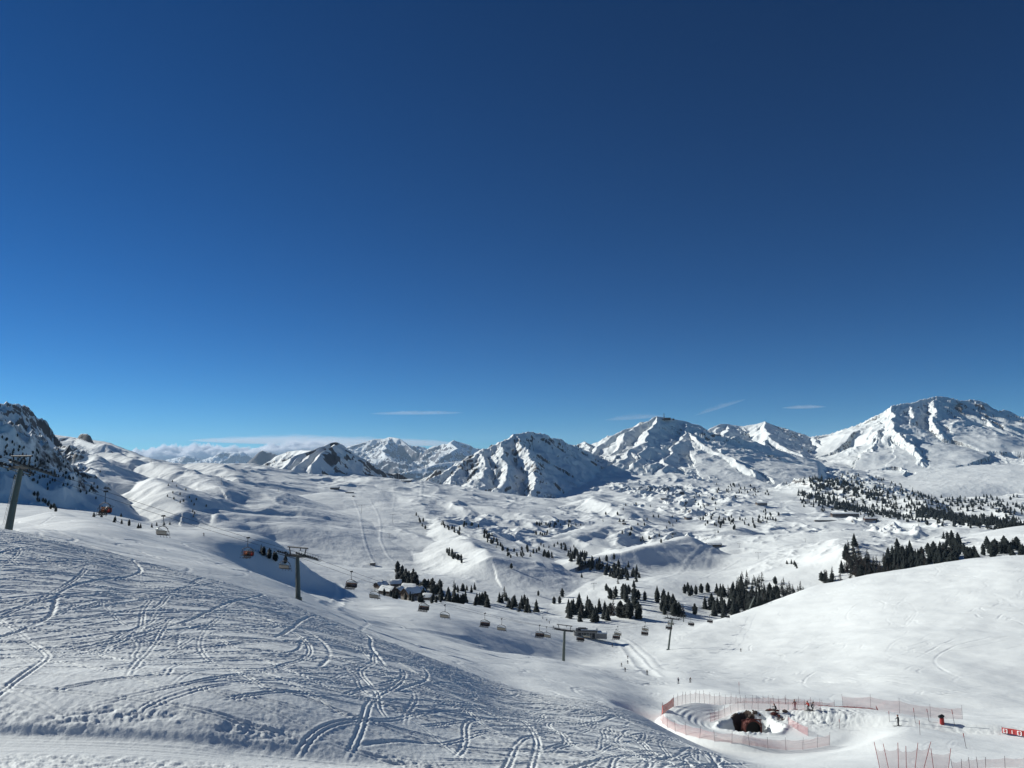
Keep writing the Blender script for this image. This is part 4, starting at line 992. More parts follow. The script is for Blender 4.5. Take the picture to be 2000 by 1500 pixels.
# chair prototype: origin at the rope grip, local X = across (width), local Y = direction of travel
def make_chair():
    r = link('chairlift_chair', None, None, (0, 0, 0))
    m = MB(); m.box((0, 0, 0.0), (0.26, 0.75, 0.26)); m.tube([(0, -0.3, 0.1), (0, 0.3, 0.1)], 0.09, 6); m.build('grip', M_dark, r)
    m = MB(); m.tube([(0, 0, -0.05), (0.10, 0, -0.55), (0.10, 0, -1.3), (0, 0, -1.95)], 0.07, 6); m.build('hanger', M_dark, r)
    m = MB()
    m.tube([(-1.62, 0, -2.45), (-0.9, 0, -2.1), (0, 0, -1.95), (0.9, 0, -2.1), (1.62, 0, -2.45)], 0.08, 6)
    for sx in (-1, 1): m.tube([(1.62*sx, 0, -2.45), (1.68*sx, 0.05, -3.1), (1.66*sx, -0.05, -3.75)], 0.06, 6)
    m.build('frame', M_dark, r)
    m = MB(); m.box((0, 0.10, -3.70), (3.25, 0.55, 0.12)); 
    for q in range(6): m.box((-1.36 + q*0.544, 0.12, -3.61), (0.50, 0.50, 0.07))
    m.build('seat', M_seat, r)
    m = MB()
    for q in range(6): m.box((-1.36 + q*0.544, -0.24, -3.22), (0.50, 0.09, 0.80))
    m.box((0, -0.32, -3.22), (3.2, 0.05, 0.62), 1); m.build('backrest', [M_seat, M_seatback], r)
    m = MB(); n1, n2 = 10, 8; vs = []                 # raised bubble hood, a curved shell
    for i in range(n1 + 1):
        a = rad(10 + 100 * i / n1)
        for j in range(n2 + 1):
            xx = -1.6 + 3.2 * j / n2
            vs.append((xx, -0.35 - 0.55*math.sin(a)*0.9 + 0.25*math.cos(a), -2.95 + 0.75*math.sin(a) - 0.25 + 0.12*math.cos(j/n2*math.pi*2 - math.pi)))
    fs = [(i*(n2+1)+j, i*(n2+1)+j+1, (i+1)*(n2+1)+j+1, (i+1)*(n2+1)+j) for i in range(n1) for j in range(n2)]
    m.add(vs, fs); m.build('bubble_hood', M_bubble, r, smooth=True)
    m = MB(); m.tube([(-1.5, 0.45, -3.05), (1.5, 0.45, -3.05)], 0.035, 5)
    for sx in (-1.5, -0.5, 0.5, 1.5): m.tube([(sx, 0.45, -3.05), (sx, 0.62, -4.15)], 0.03, 5); m.tube([(sx-0.25, 0.66, -4.2), (sx+0.25, 0.66, -4.2)], 0.03, 5)
    for sx in (-1.6, 1.6): m.tube([(sx, -0.1, -2.6), (sx*0.96, 0.45, -3.05)], 0.03, 5)
    m.build('footrest_bar', M_dark, r)
    return r
def copy_tree(o, parent=None):
    c = o.copy(); COL.objects.link(c)
    if parent: c.parent = parent
    for ch in list(o.children): copy_tree(ch, c)
    return c
def on_rope(u, side):
    best = None
    for k in range(len(NODES) - 1):
        for q in range(200):
            p = rope_pt(k, q / 200.0, side); uu, vv = vpix(*p)
            if best is None or abs(uu - u) < best[0]: best = (abs(uu - u), p, vv, k)
    return best
# (u of the grip, strand, passengers, label)
CH = [
 (208, 1, 5, 'loaded chair with orange seats, nearest to the left tower'), (320, -1, 0, 'empty beige-backed chair hanging over the lit dune'),
 (484, 1, 4, 'loaded chair with red clothing against the blue dune'), (558, -1, 0, 'empty chair just left of the second tower head'),
 (687, 1, 6, 'full chair in front of the small dark pine'), (733, -1, 0, 'empty chair in front of the blue dune shadow'),
 (829, 1, 6, 'full chair with dangling skis under the village'), (869, -1, 0, 'empty chair over the tracked slope right of the village'),
 (948, 1, 6, 'full chair over the tracked slope, left of an empty one'), (979, -1, 0, 'empty chair right beside a full one below the tree wedge'),
 (1055, 1, 6, 'full chair left of the third tower'), (1067, -1, 0, 'empty chair touching the full one left of the third tower'),
 (1133, 1, 5, 'full chair in front of the grey station'), (1147, -1, 0, 'empty chair just in front of the grey station wall'),
 (1204, 1, 6, 'full chair above the groomed road bend'), (1206, -1, 0, 'empty chair behind the one at the road bend'),
 (1259, 1, 6, 'lower, full chair of the two stacked ones before the snow hump'), (1260, -1, 0, 'upper, empty chair of the two stacked ones before the snow hump'),
 (1306, 1, 4, 'full chair half hidden by the fourth tower mast'), (1310, -1, 0, 'empty chair just under the fourth tower head'),
 (1350, 1, 4, 'chair skimming the crest right of the fourth tower'), (1386, 1, 4, 'chair in front of the pine shadows at the hill crest'),
 (1420, 1, 0, 'last chair before the far tower, on the crest line'),
]
proto_chair = make_chair()
yaw = math.atan2(-lift_dir.x, lift_dir.y)
# ------------------------------------------------------------------ people
def cloth(name, c): return simple_mat(name, c, 0.8, 0, 0.2, 8)
M_skin = cloth("skin", (0.42, 0.26, 0.19))
JK = {'black': cloth("black_fabric", (0.012, 0.012, 0.016)), 'navy': cloth("navy_fabric", (0.015, 0.025, 0.07)), 'red': cloth("red_fabric", (0.45, 0.03, 0.02)), 'orange': cloth("orange_fabric", (0.6, 0.16, 0.03)), 'grey': cloth("grey_fabric", (0.09, 0.09, 0.10)), 'green': cloth("olive_fabric", (0.06, 0.08, 0.03)), 'yellow': cloth("yellow_fabric", (0.55, 0.42, 0.05))}
def skin_body(name, joints, edges, radii):
    """one continuous surface grown over a joint skeleton; vertex 0 is the pelvis"""
    me = bpy.data.meshes.new(name); me.from_pydata(joints, edges, [])
    o = bpy.data.objects.new(name + '_tmp', me); COL.objects.link(o)
    md = o.modifiers.new('s', 'SKIN'); md.use_smooth_shade = True
    for i, r in enumerate(radii): me.skin_vertices[0].data[i].radius = (r, r)
    me.skin_vertices[0].data[0].use_root = True
    sb = o.modifiers.new('u', 'SUBSURF'); sb.levels = 1; sb.render_levels = 1
    dg = bpy.context.evaluated_depsgraph_get(); ev = o.evaluated_get(dg)
    nm = bpy.data.meshes.new_from_object(ev)
    bpy.data.objects.remove(o)
    return nm
def figure(pose):
    """joint positions in metres, person faces +Y, feet at z = 0"""
    if pose == 'stand':   pel, ch, nk, hd = (0,0,.93), (0,.03,1.25), (0,.04,1.46), (0,.07,1.64)
    if pose == 'ski':     pel, ch, nk, hd = (0,-.12,.80), (0,.06,1.08), (0,.16,1.26), (0,.24,1.42)
    if pose == 'sit':     pel, ch, nk, hd = (0,0,.08), (0,-.02,.40), (0,0,.62), (0,.03,.80)
    J = [pel, ch, nk, hd, (hd[0], hd[1]+.02, hd[2]+.10)]; E = [(0,1), (1,2), (2,3), (3,4)]; Rr = [.15, .17, .07, .105, .075]
    for s in (-1, 1):
        k = len(J)
        if pose == 'stand': arm = [(.19*s, ch[1], ch[2]+.16), (.30*s, .06, 1.13), (.30*s, .30, 1.02), (.30*s, .38, 1.02)]; leg = [(.10*s, 0, .86), (.12*s, .05, .48), (.13*s, -.02, .10), (.13*s, .14, .06)]
        if pose == 'ski':   arm = [(.19*s, ch[1]+.04, ch[2]+.14), (.32*s, .10, .98), (.34*s, .38, .95), (.34*s, .46, .95)]; leg = [(.11*s, -.10, .74), (.14*s, .16, .45), (.14*s, -.04, .10), (.14*s, .12, .06)]
        if pose == 'sit':   arm = [(.18*s, ch[1], ch[2]+.16), (.24*s, .08, .28), (.18*s, .34, .30), (.16*s, .41, .30)]; leg = [(.10*s, .05, .06), (.12*s, .46, .06), (.12*s, .50, -.36), (.12*s, .62, -.42)]
        J += arm; E += [(1, k), (k, k+1), (k+1, k+2), (k+2, k+3)]; Rr += [.075, .058, .045, .05]
        k = len(J); J += leg; E += [(0, k), (k, k+1), (k+1, k+2), (k+2, k+3)]; Rr += [.10, .075, .06, .055]
    return J, E, Rr
def body_mesh(pose):
    J, E, Rr = figure(pose); me = skin_body('body', J, E, Rr)
    n = len(me.polygons); c = np.zeros(n * 3, np.float32); me.polygons.foreach_get('center', c); c = c.reshape(-1, 3)
    waist = J[0][2] + (0.04 if pose != 'sit' else 0.03); neck = J[2][2] + 0.02
    mi = np.where(c[:, 2] > neck, 0, np.where(c[:, 2] > waist, 1, 2))
    arms = (np.abs(c[:, 0]) > 0.17) & (c[:, 2] > waist - 0.1) & (c[:, 2] < neck); mi[arms] = 1
    return me, mi, J
BODY = {p_: body_mesh(p_) for p_ in ('stand', 'ski', 'sit')}
_bcache = {}
def person(pose, jk, tr, loc, yaw_, label, group, skis=True, h=1.0, tilt=0.0):
    key = (pose, jk, tr)
    if key not in _bcache:
        me = BODY[pose][0].copy()
        for m_ in (M_skin, JK[jk], JK[tr]): me.materials.append(m_)
        me.polygons.foreach_set('material_index', BODY[pose][1].astype(np.int32)); _bcache[key] = me
    r = link('person', None, None, loc, (0, tilt, yaw_)); r.scale = (h, h, h)
    link('body', _bcache[key], r)
    J = BODY[pose][2]; hd = J[3]
    if 'helm' + pose not in _bcache:
        m = MB()
        for a in range(5):
            pass
        n = 10; vs = []; fs = []
        for i in range(6):
            ph = math.pi / 2 * i / 5
            for k in range(n): vs.append((hd[0] + .135*math.cos(ph)*math.cos(k*6.283/n), hd[1] - .01 + .15*math.cos(ph)*math.sin(k*6.283/n), hd[2] + .02 + .155*math.sin(ph)))
        for i in range(5):
            for k in range(n): fs.append((i*n+k, i*n+(k+1) % n, (i+1)*n+(k+1) % n, (i+1)*n+k))
        m.add(vs, fs); m.box((hd[0], hd[1] + .115, hd[2] + .015), (.17, .05, .07), 1)
        me = bpy.data.meshes.new('helmet'); me.from_pydata(m.v, [], m.f); me.materials.append(M_dark); me.materials.append(JK['orange']); me.polygons.foreach_set('material_index', m.m); _bcache['helm' + pose] = me
        m = MB(); L0, L1 = (-.75, .95)
        fz = -0.47 if pose == 'sit' else 0.015; fy = .55 if pose == 'sit' else 0.02
        m.box((0, fy + .1, fz), (.10, 1.6, .02)); m.add([(-.05, fy+.9, fz-.01), (.05, fy+.9, fz-.01), (.04, fy+1.02, fz+.09), (-.04, fy+1.02, fz+.09)], [(0,1,2,3)])
        m.box((0, fy - .02, fz + .06), (.12, .32, .11), 1)
        me = bpy.data.meshes.new('ski'); me.from_pydata(m.v, [], m.f); me.materials.append(M_dark); me.materials.append(JK['grey']); me.polygons.foreach_set('material_index', m.m); _bcache['ski' + pose] = me
        m = MB(); hnd = J[8]
        if pose == 'sit': m.tube([(0, hnd[1], hnd[2] + .15), (0, hnd[1] + .15, hnd[2] - .9)], .012, 5)
        else: m.tube([(0, hnd[1], hnd[2] + .12), (0, hnd[1] - .35, .02)], .012, 5); m.box((0, hnd[1] - .33, .10), (.09, .09, .01))
        me = bpy.data.meshes.new('ski_pole'); me.from_pydata(m.v, [], m.f); me.materials.append(M_dark); _bcache['pole' + pose] = me
    link('helmet', _bcache['helm' + pose], r)
    if skis:
        for s in (-1, 1):
            link('ski', _bcache['ski' + pose], r, (.13 * s, 0, 0)); link('ski_pole', _bcache['pole' + pose], r, (.31 * s if pose != 'sit' else .17 * s, 0, 0))
    return tag(r, label, 'person', group)

rp = random.Random(3); orange_chairs = []
for i, (u, side, npass, lab) in enumerate(CH):
    e, p, vv, k = on_rope(u, side)
    c = proto_chair if i == 0 else copy_tree(proto_chair)
    c.location = p; c.rotation_euler = (0, 0, yaw + (math.pi if side == 1 else 0))
    tag(c, lab, 'chair', 'chairs of the chairlift')
    if i in (0, 2): orange_chairs.append(c)
    print('chair', u, round(vv), end=' | ')
    if npass:
        yw = yaw + (math.pi if side == 1 else 0); cx, cy = math.cos(yw), math.sin(yw)
        slots = [0, 1, 2, 3, 4, 5][:npass] if npass < 6 else range(6)
        for q in slots:
            lx, ly = -1.36 + q * 0.544, 0.02
            jk = rp.choice(['black', 'navy', 'grey', 'black']) if i not in (0, 2) else ['red', 'black', 'black', 'orange', 'black', 'navy'][q]
            wh = 'riding the ' + lab
            wl = wh.split(); 
            person('sit', jk, 'black', (p.x + lx*cx - ly*cy, p.y + lx*cy + ly*cx, p.z - 3.57), yw, 'skier in %s jacket ' % jk + ' '.join(wl[:11]), 'passengers on the ' + ' '.join(lab.split()[:7]), h=0.98)
print()
for c in orange_chairs:
    for ch in c.children:
        if ch.name.startswith('backrest'):
            ch.data = ch.data.copy(); ch.data.materials[0] = M_orange; ch.data.materials[1] = M_orange; ch['label'] = 'orange backrest'
SK = [ # u, v of the feet, ymin, facing (deg, 0 = away, 90 = left), pose, jacket, trousers, label
 (1325, 1335, 180, 150, 'stand', 'navy', 'black', 'left one of two skiers standing side by side in the bowl'),
 (1348, 1333, 180, 200, 'ski', 'black', 'black', 'right one of two skiers standing side by side in the bowl'),
 (1264, 1319, 220, 160, 'stand', 'black', 'black', 'skier at the lower tip of the groomed road'),
 (1226, 1286, 260, 175, 'ski', 'black', 'navy', 'upper skier of the pair on the bright groomed road'),
 (1226, 1296, 250, 175, 'ski', 'navy', 'black', 'lower skier of the pair on the bright groomed road'),
 (1196, 1263, 320, 170, 'ski', 'black', 'black', 'lone skier where the groomed road begins'),
 (1172, 1246, 330, 120, 'stand', 'black', 'black', 'skier beside the right end of the grey station'),
 (1214, 1302, 240, 160, 'ski', 'grey', 'grey', 'upper of two faint skiers left of the road'),
 (1221, 1312, 230, 160, 'ski', 'grey', 'grey', 'lower of two faint skiers left of the road'),
 (1060, 1209, 400, 170, 'ski', 'navy', 'black', 'first of the skiers strung along the bright crest by the third tower'),
 (1068, 1213, 400, 170, 'ski', 'black', 'black', 'second of the skiers strung along the bright crest by the third tower'),
 (1073, 1218, 400, 170, 'ski', 'black', 'navy', 'third of the skiers strung along the bright crest by the third tower'),
 (1081, 1228, 380, 170, 'stand', 'grey', 'black', 'skier directly left of the third tower head'),
 (1515, 1392, 130, 100, 'ski', 'black', 'black', 'crouching skier on the groomed loop above the tunnel'),
 (1553, 1386, 130, 130, 'stand', 'black', 'navy', 'skier behind the netting right of the crouching one'),
 (1579, 1388, 130, 120, 'ski', 'red', 'black', 'left skier of the pair at the end of the back fence'),
 (1586, 1388, 130, 240, 'ski', 'grey', 'black', 'right skier of the pair at the end of the back fence'),
 (1755, 1418, 100, 95, 'stand', 'black', 'black', 'tall dark skier gliding on the raised groomed run'),
 (1447, 1273, 300, 180, 'stand', 'black', 'black', 'lone skier high on the white hill'),
 (398, 1047, 200, 170, 'ski', 'black', 'black', 'tiny skier on the smooth dune right of the beige-backed chair'),
 (1041, 1180, 480, 170, 'ski', 'navy', 'black', 'tiny skier on the piste below the round lone pine'),
 (1069, 1197, 480, 170, 'ski', 'black', 'black', 'tiny skier on the piste above the crest skiers'),
]
for u, v, ym, fc, pose, jk, tr, lab in SK:
    g = hit(u, v, ym)
    person(pose, jk, tr, (g[0], g[1], g[2]), rad(fc), lab, None)
# ------------------------------------------------------------------ nets, poles and the tunnel of the fun park
M_pole = simple_mat("red_pole", (0.30, 0.035, 0.03), 0.5)
M_pole2 = simple_mat("grey_pole", (0.16, 0.14, 0.15), 0.5)
def net_mat(name, col, alpha):
    m, t, b = new_mat(name); b.inputs['Base Color'].default_value = (*col, 1); b.inputs['Roughness'].default_value = 0.8
    tc = t.nodes.new('ShaderNodeTexCoord'); w1 = t.nodes.new('ShaderNodeTexNoise'); w1.inputs['Scale'].default_value = 1.3; w1.inputs['Detail'].default_value = 4
    mr = t.nodes.new('ShaderNodeMapRange'); mr.inputs[3].default_value = alpha * 0.75; mr.inputs[4].default_value = min(1, alpha * 1.3)
    t.links.new(tc.outputs['Object'], w1.inputs['Vector']); t.links.new(w1.outputs['Fac'], mr.inputs[0]); t.links.new(mr.outputs[0], b.inputs['Alpha'])
    return m
M_net = net_mat("pink_safety_net", (0.62, 0.20, 0.19), 0.27)
M_netd = net_mat("red_safety_net_folded", (0.60, 0.13, 0.10), 0.85)
def fence(px, h, label, cat='fence', ymin=112, net=M_net, netz=(0.05, None), gap=1.7, polemat=M_pole2, lean=0.12, world=None, r=0.028, poleh=None, seed=1, sag=0.1):
    """posts and a net along a ground line given by photo pixels of its foot (or by world points)"""
    rg = random.Random(seed)
    pts = world or [hit(u, v, ymin)[:2] for u, v in px]
    P3 = []; 
    for (x0, y0), (x1, y1) in zip(pts[:-1], pts[1:]):
        n = max(1, int(round(math.hypot(x1 - x0, y1 - y0) / gap)))
        for q in range(n): P3.append((x0 + (x1 - x0) * q / n, y0 + (y1 - y0) * q / n))
    P3.append(pts[-1])
    root = link('safety_fence', None, None, (P3[0][0], P3[0][1], ground(*P3[0]))); O = Vector(root.location)
    tops = []; nz1 = netz[1] or h * 0.82
    for i, (x, y) in enumerate(P3):
        b = Vector((x, y, ground(x, y))); t_ = b + Vector((rg.gauss(0, lean), rg.gauss(0, lean * .5), (poleh or h) * rg.uniform(0.9, 1.1)))
        tops.append((b, t_))
        if i < 99:
            m = MB(); m.tube([b - O - Vector((0, 0, .3)), t_ - O], r, 5); m.build('post', polemat, root)
    m = MB(); vs = []; fs = []; nn = 6; cols = []
    for i in range(len(tops) - 1):
        for q in range(nn + (1 if i == len(tops) - 2 else 0)):
            f = q / nn; b = tops[i][0].lerp(tops[i+1][0], f); b.z = ground(b.x, b.y)
            t_ = tops[i][0].lerp(tops[i+1][0], f) + (tops[i][1] - tops[i][0]).lerp(tops[i+1][1] - tops[i+1][0], f) * (nz1 / h) * (1 - sag * 4 * f * (1 - f) + rg.uniform(-.02, .02))
            cols.append((b + Vector((0, 0, netz[0])) - O, t_ - O))
    for b, t_ in cols:
        for k in range(4): vs.append(b.lerp(t_, k / 3.0) + Vector((rg.gauss(0, .03), rg.gauss(0, .03), 0)))
    for i in range(len(cols) - 1):
        for k in range(3): fs.append((i*4+k, i*4+k+1, (i+1)*4+k+1, (i+1)*4+k))
    m.add(vs, fs); m.build('net', net, root)
    return tag(root, label, cat, 'safety nets round the fun park')
def C(a, rr): return (PITX + rr * math.cos(rad(a)), PITY + rr * math.sin(rad(a)))
fence(None, 1.9, 'pink net swinging round the outer left and front edge of the loop', world=[C(a, 15.4) for a in range(172, 303, 10)], seed=2, gap=1.9)
fence(None, 2.2, 'bright pink net corner standing up at the back left of the loop', world=[C(138, 15.0), C(146, 16.2), C(154, 15.6), C(162, 15.0)], net=M_netd, netz=(0.2, 1.9), seed=3)
fence(None, 2.3, 'long back net with many leaning posts behind the upper run', world=[C(138, 15.0), C(126, 14.5), C(112, 14.6), C(98, 15.2), (PITX + 2, PITY + 15.4), (PITX + 7, PITY + 14.6), (PITX + 11, PITY + 13.4)], gap=1.1, lean=0.16, seed=4)
fence(None, 2.1, 'net with wide-set posts between the back net and the red roll', world=[(PITX + 11, PITY + 13.4), (PITX + 15, PITY + 11.6), (PITX + 19, PITY + 10.0)], gap=2.2, seed=5)
fence(None, 1.0, 'low red-orange rolled net running up to the flag on the right', world=[(PITX + 16, PITY + 10.6), (PITX + 22, PITY + 11.6), (PITX + 29, PITY + 15)], net=M_netd, netz=(0.05, 0.95), gap=2.2, sag=0.02, seed=6)
fence(None, 2.0, 'net with slanting posts along the inner edge above the tunnel', world=[C(150, 7.0), C(125, 7.0), C(100, 7.2), C(80, 7.2), C(62, 7.6), C(48, 8.4), (PITX + 9.5, PITY + 3.4), (PITX + 13, PITY + 1.6)], gap=1.5, lean=0.14, seed=7)
fence(None, 1.7, 'short net dropping from the rim to a single post right of the pit', world=[C(-5, 6.4), C(-30, 7.8), C(-46, 10.2)], gap=2.4, seed=8)
fence(None, 1.8, 'faint net with four tall posts behind the gliding skier', world=[(PITX + 19, PITY + 6.5), (PITX + 27, PITY + 2), (PITX + 36, PITY - 1.5)], gap=4.2, seed=9, poleh=2.6)
fence([(1722, 1512), (1755, 1510), (1800, 1510), (1850, 1512)], 2.0, 'nearest net with crossed leaning red poles at the lower right', ymin=62, gap=1.25, lean=0.42, polemat=M_pole, seed=11, poleh=2.6)
fence([(1862, 1508), (1925, 1500), (2000, 1498)], 1.2, 'nearest faint net at the lower right corner', ymin=62, gap=2.4, lean=0.12, seed=12)
# single marker poles
def pole(u, v, ym, h, label, lean=(0.05, 0)):
    g = hit(u, v, ym); r_ = link('marker_pole', None, None, g); tag(r_, label, 'marker pole', 'single marker poles')
    m = MB(); m.tube([(0, 0, -.3), (lean[0], lean[1], h)], 0.035, 6); m.build('shaft', M_pole2, r_)
    m = MB(); m.tube([(lean[0]*.72, lean[1]*.72, h*.72), (lean[0], lean[1], h)], 0.05, 6); m.build('tip', M_pole, r_)
for u, v, ym, h, lb, ln in [(1640,1424,100,1.6,'lone pole on the near edge of the raised run',(0,0)), (1797,1436,95,2.1,'pole in front of the raised run between skier and red cannon',(0,0)),
    (1888,1462,90,2.0,'slanted pole in the snow below the red banner',(-.35,0)), (1815,1409,100,2.0,'slanted pole just left of the red cannon',(-.3,0)), (1865,1417,100,2.5,'tall slanted pole right of the red cannon',(-.35,0)),
    (1788,1412,100,2.4,'tall pole right of the gliding skier',(-.2,0)), (1737,1409,100,1.7,'faint pole left of the gliding skier',(0,0)), (1444,1356,150,2.6,'thin pole standing above the back net',(0,0))]:
    pole(u, v, ym, h, lb, ln)
# flag at the end of the red roll
gx, gy = PITX + 29.4, PITY + 15.2; r_ = link('pennant', None, None, (gx, gy, ground(gx, gy))); tag(r_, 'small orange pennant at the upper end of the red roll', 'flag')
m = MB(); m.tube([(0, 0, -.3), (-.25, 0, 1.5)], .05, 6); m.build('staff', M_pole, r_)
m = MB(); m.add([(-.25, 0, 1.5), (.45, 0, .2), (.1, .02, .1), (-.2, .02, .9)], [(0,1,2,3)]); m.add([(-.25, .04, 1.5), (.45, .04, .2), (.1, .06, .1), (-.2, .06, .9)], [(3,2,1,0)]); m.build('cloth', M_orange, r_)
# red padded snow cannon
M_red = simple_mat("red_padding", (0.30, 0.018, 0.016), 0.6)
g = hit(1840, 1413, 100); r_ = link('snow_cannon', None, None, g, (0, 0, 0.2)); tag(r_, 'snow cannon wrapped in red padding with a black head', 'snow cannon')
m = MB(); m.tube([(0, 0, -.2), (0, 0, .08), (0, 0, .85), (0, 0, .95)], [.32, .34, .32, .28], 12); m.build('padding', M_red, r_)
m = MB(); m.tube([(.05, 0, .95), (.05, 0, 1.15)], .12, 8); m.tube([(.35, 0, 1.12), (.1, 0, 1.2), (-.35, 0, 1.12), (-.5, 0, 1.05)], [.20, .27, .22, .24], 12); m.build('cannon_head', M_dark, r_)
# red banner with white marks
M_white = simple_mat("white_print", (0.75, 0.75, 0.75), 0.7, 0, 0.03)
g0, g1 = hit(1957, 1432, 90), hit(2052, 1448, 90)
r_ = link('banner', None, None, g0); tag(r_, 'long red banner with white marks at the right edge', 'banner')
dv = Vector(g1) - Vector(g0); Lb = dv.length; hb = 0.8; a_ = math.atan2(dv.y, dv.x); up_ = Vector((0, 0, 1)); dn = dv.normalized(); nrm = Vector((dn.y, -dn.x, 0)).normalized()
m = MB(); n = 24
for k in range(n):
    f0, f1 = k / n, (k + 1) / n; w0, w1 = nrm * .08 * math.sin(f0 * 20), nrm * .08 * math.sin(f1 * 20)
    a, b = dn * Lb * f0 + w0, dn * Lb * f1 + w1
    m.add([a + up_ * .1, b + up_ * .1, b + up_ * (hb + .1), a + up_ * (hb + .1), a + up_ * .1 - nrm * .03, b + up_ * .1 - nrm * .03, b + up_ * (hb + .1) - nrm * .03, a + up_ * (hb + .1) - nrm * .03], [(0,1,2,3), (7,6,5,4), (3,2,6,7), (0,4,5,1)])
cl = m.build('cloth', M_red, r_)
def glyph(x0, w_, strokes):
    m = MB()
    for (ax, az, bx, bz) in strokes:
        p0 = dn * (x0 + ax * w_) + up_ * (.2 + az * .52) + nrm * .12; p1 = dn * (x0 + bx * w_) + up_ * (.2 + bz * .52) + nrm * .12; t_ = .05
        d_ = (p1 - p0).normalized(); o_ = d_.cross(nrm) * t_
        m.add([p0 - o_, p1 - o_, p1 + o_, p0 + o_], [(0,1,2,3)]); m.add([p0 - o_ - nrm*.01, p1 - o_ - nrm*.01, p1 + o_ - nrm*.01, p0 + o_ - nrm*.01], [(3,2,1,0)])
    m.build('printed_mark', M_white, r_)
E_ = [(0,0,0,1), (0,1,1,1), (0,0,1,0), (0,.5,.8,.5)]; J_ = [(1,0,1,1), (0,1,1,1), (0,0,1,0), (1,.5,.4,.5)]; I_ = [(.5,0,.5,1)]
glyph(.35, .26, E_); glyph(.75, .26, J_); glyph(1.75, .2, I_); glyph(2.75, .26, E_); glyph(3.15, .26, J_); glyph(4.2, .2, I_); glyph(5.2, .26, E_)
for f in (0, .5, 1):
    m = MB(); p0 = dn * Lb * f; m.tube([p0 - up_ * .3 - nrm*.06, p0 + up_ * (hb + .25) - nrm*.06], .04, 6); m.build('post', M_pole2, r_)
# tunnel mouth in the back wall of the pit
M_rust = simple_mat("rust_red_steel", (0.11, 0.028, 0.02), 0.75, 0.2, 0.45, 2.5)
M_black = simple_mat("painted_tunnel_dark", (0.006, 0.006, 0.006), 0.95)  # near-black colour painted in for the darkness inside the tunnel
M_earth = simple_mat("bare_earth", (0.075, 0.055, 0.045), 0.95, 0, 0.45, 1.5)
tx, ty = PITX + 1.1, PITY + 2.5; tz = PITZ - 1.25
r_ = link('tunnel', None, None, (tx, ty, tz - 1.35), (0, 0, 0.15)); tag(r_, 'dark round tunnel mouth with rust-red rim in the snow pit', 'tunnel')
def ringtube(ri, ro, y0, y1, cz, n=28, jag=0):
    vs = []; fs = []; rg = random.Random(4)
    for k in range(n):
        a = k * 6.28319 / n; j = 1 + (rg.uniform(-jag, jag))
        for (rr, yy) in ((ri, y0), (ro * j, y0 + rg.uniform(0, jag)), (ro * j, y1), (ri, y1)): vs.append((rr * math.cos(a), yy, cz + rr * math.sin(a)))
    for k in range(n):
        q = (k + 1) % n
        for e in range(4): fs.append((k*4+e, q*4+e, q*4+(e+1) % 4, k*4+(e+1) % 4))
    return vs, fs
m = MB(); m.add(*ringtube(1.35, 1.52, -0.35, 0.9, 1.35, jag=0.12)); m.build('rim', M_rust, r_)
m = MB(); n = 24; m.add([(1.35*math.cos(k*6.283/n), 0.35, 1.35 + 1.35*math.sin(k*6.283/n)) for k in range(n)], [tuple(range(n))]); m.add(*ringtube(1.30, 1.345, -0.3, 0.40, 1.35)); m.build('painted_dark', M_black, r_)  # shallow black disc and inner ring stand in for the shade of a deep tunnel
m = MB()
for sx in (-1, 1):
    m.tube([(1.75*sx, .2, .3), (1.85*sx, .3, 1.4), (1.6*sx, .3, 2.6)], .10, 6)
m.tube([(-1.9, .3, 2.75), (0, .2, 2.95), (1.9, .3, 2.7)], .10, 6); m.build('portal_frame', M_rust, r_)
rg = random.Random(9)
def rock(x, y, z, sx, sy, sz, label, group, mat=M_earth, name='rock'):
    bm = bmesh.new(); bmesh.ops.create_icosphere(bm, subdivisions=2, radius=1.0)
    for v in bm.verts:
        k = 1 + 0.28 * float(gnoise(v.co.x * 1.7 + x, v.co.y * 1.7 + v.co.z * 1.3 + y, 5)) + rg.uniform(-.09, .09)
        v.co = Vector((v.co.x * sx * k, v.co.y * sy * k, v.co.z * sz * k))
    me = bpy.data.meshes.new(name); bm.to_mesh(me); bm.free(); me.materials.append(mat)
    return tag(link(name, me, None, (x, y, z), (0, 0, rg.uniform(0, 3))), label, 'rock', group)
for k in range(22):
    a = rad(rg.uniform(58, 118)); rr = rg.uniform(4.1, 5.6); x, y = PITX + 0.6 + rr * math.cos(a), PITY + rr * math.sin(a) * 0.95
    z = ground(x, y); sc = rg.uniform(.12, .38)
    if abs(x - tx) < 1.7 and y < ty + 1.0: continue
    rock(x, y, z + sc * .15, sc * 1.2, sc, sc * .75, 'brown earthy rock in the band above the tunnel mouth', 'rocks above the tunnel')
for k in range(10):
    a = rad(rg.uniform(15, 55)); rr = rg.uniform(5.6, 7.6); x, y = PITX + 1.0 + rr * math.cos(a), PITY + rr * math.sin(a)
    sc = rg.uniform(.25, .5); rock(x, y, ground(x, y) + sc * .1, sc * 1.2, sc, sc * .7, 'reddish rubble right of the tunnel mouth', 'rubble right of the tunnel', M_rust if k % 3 == 0 else M_earth)
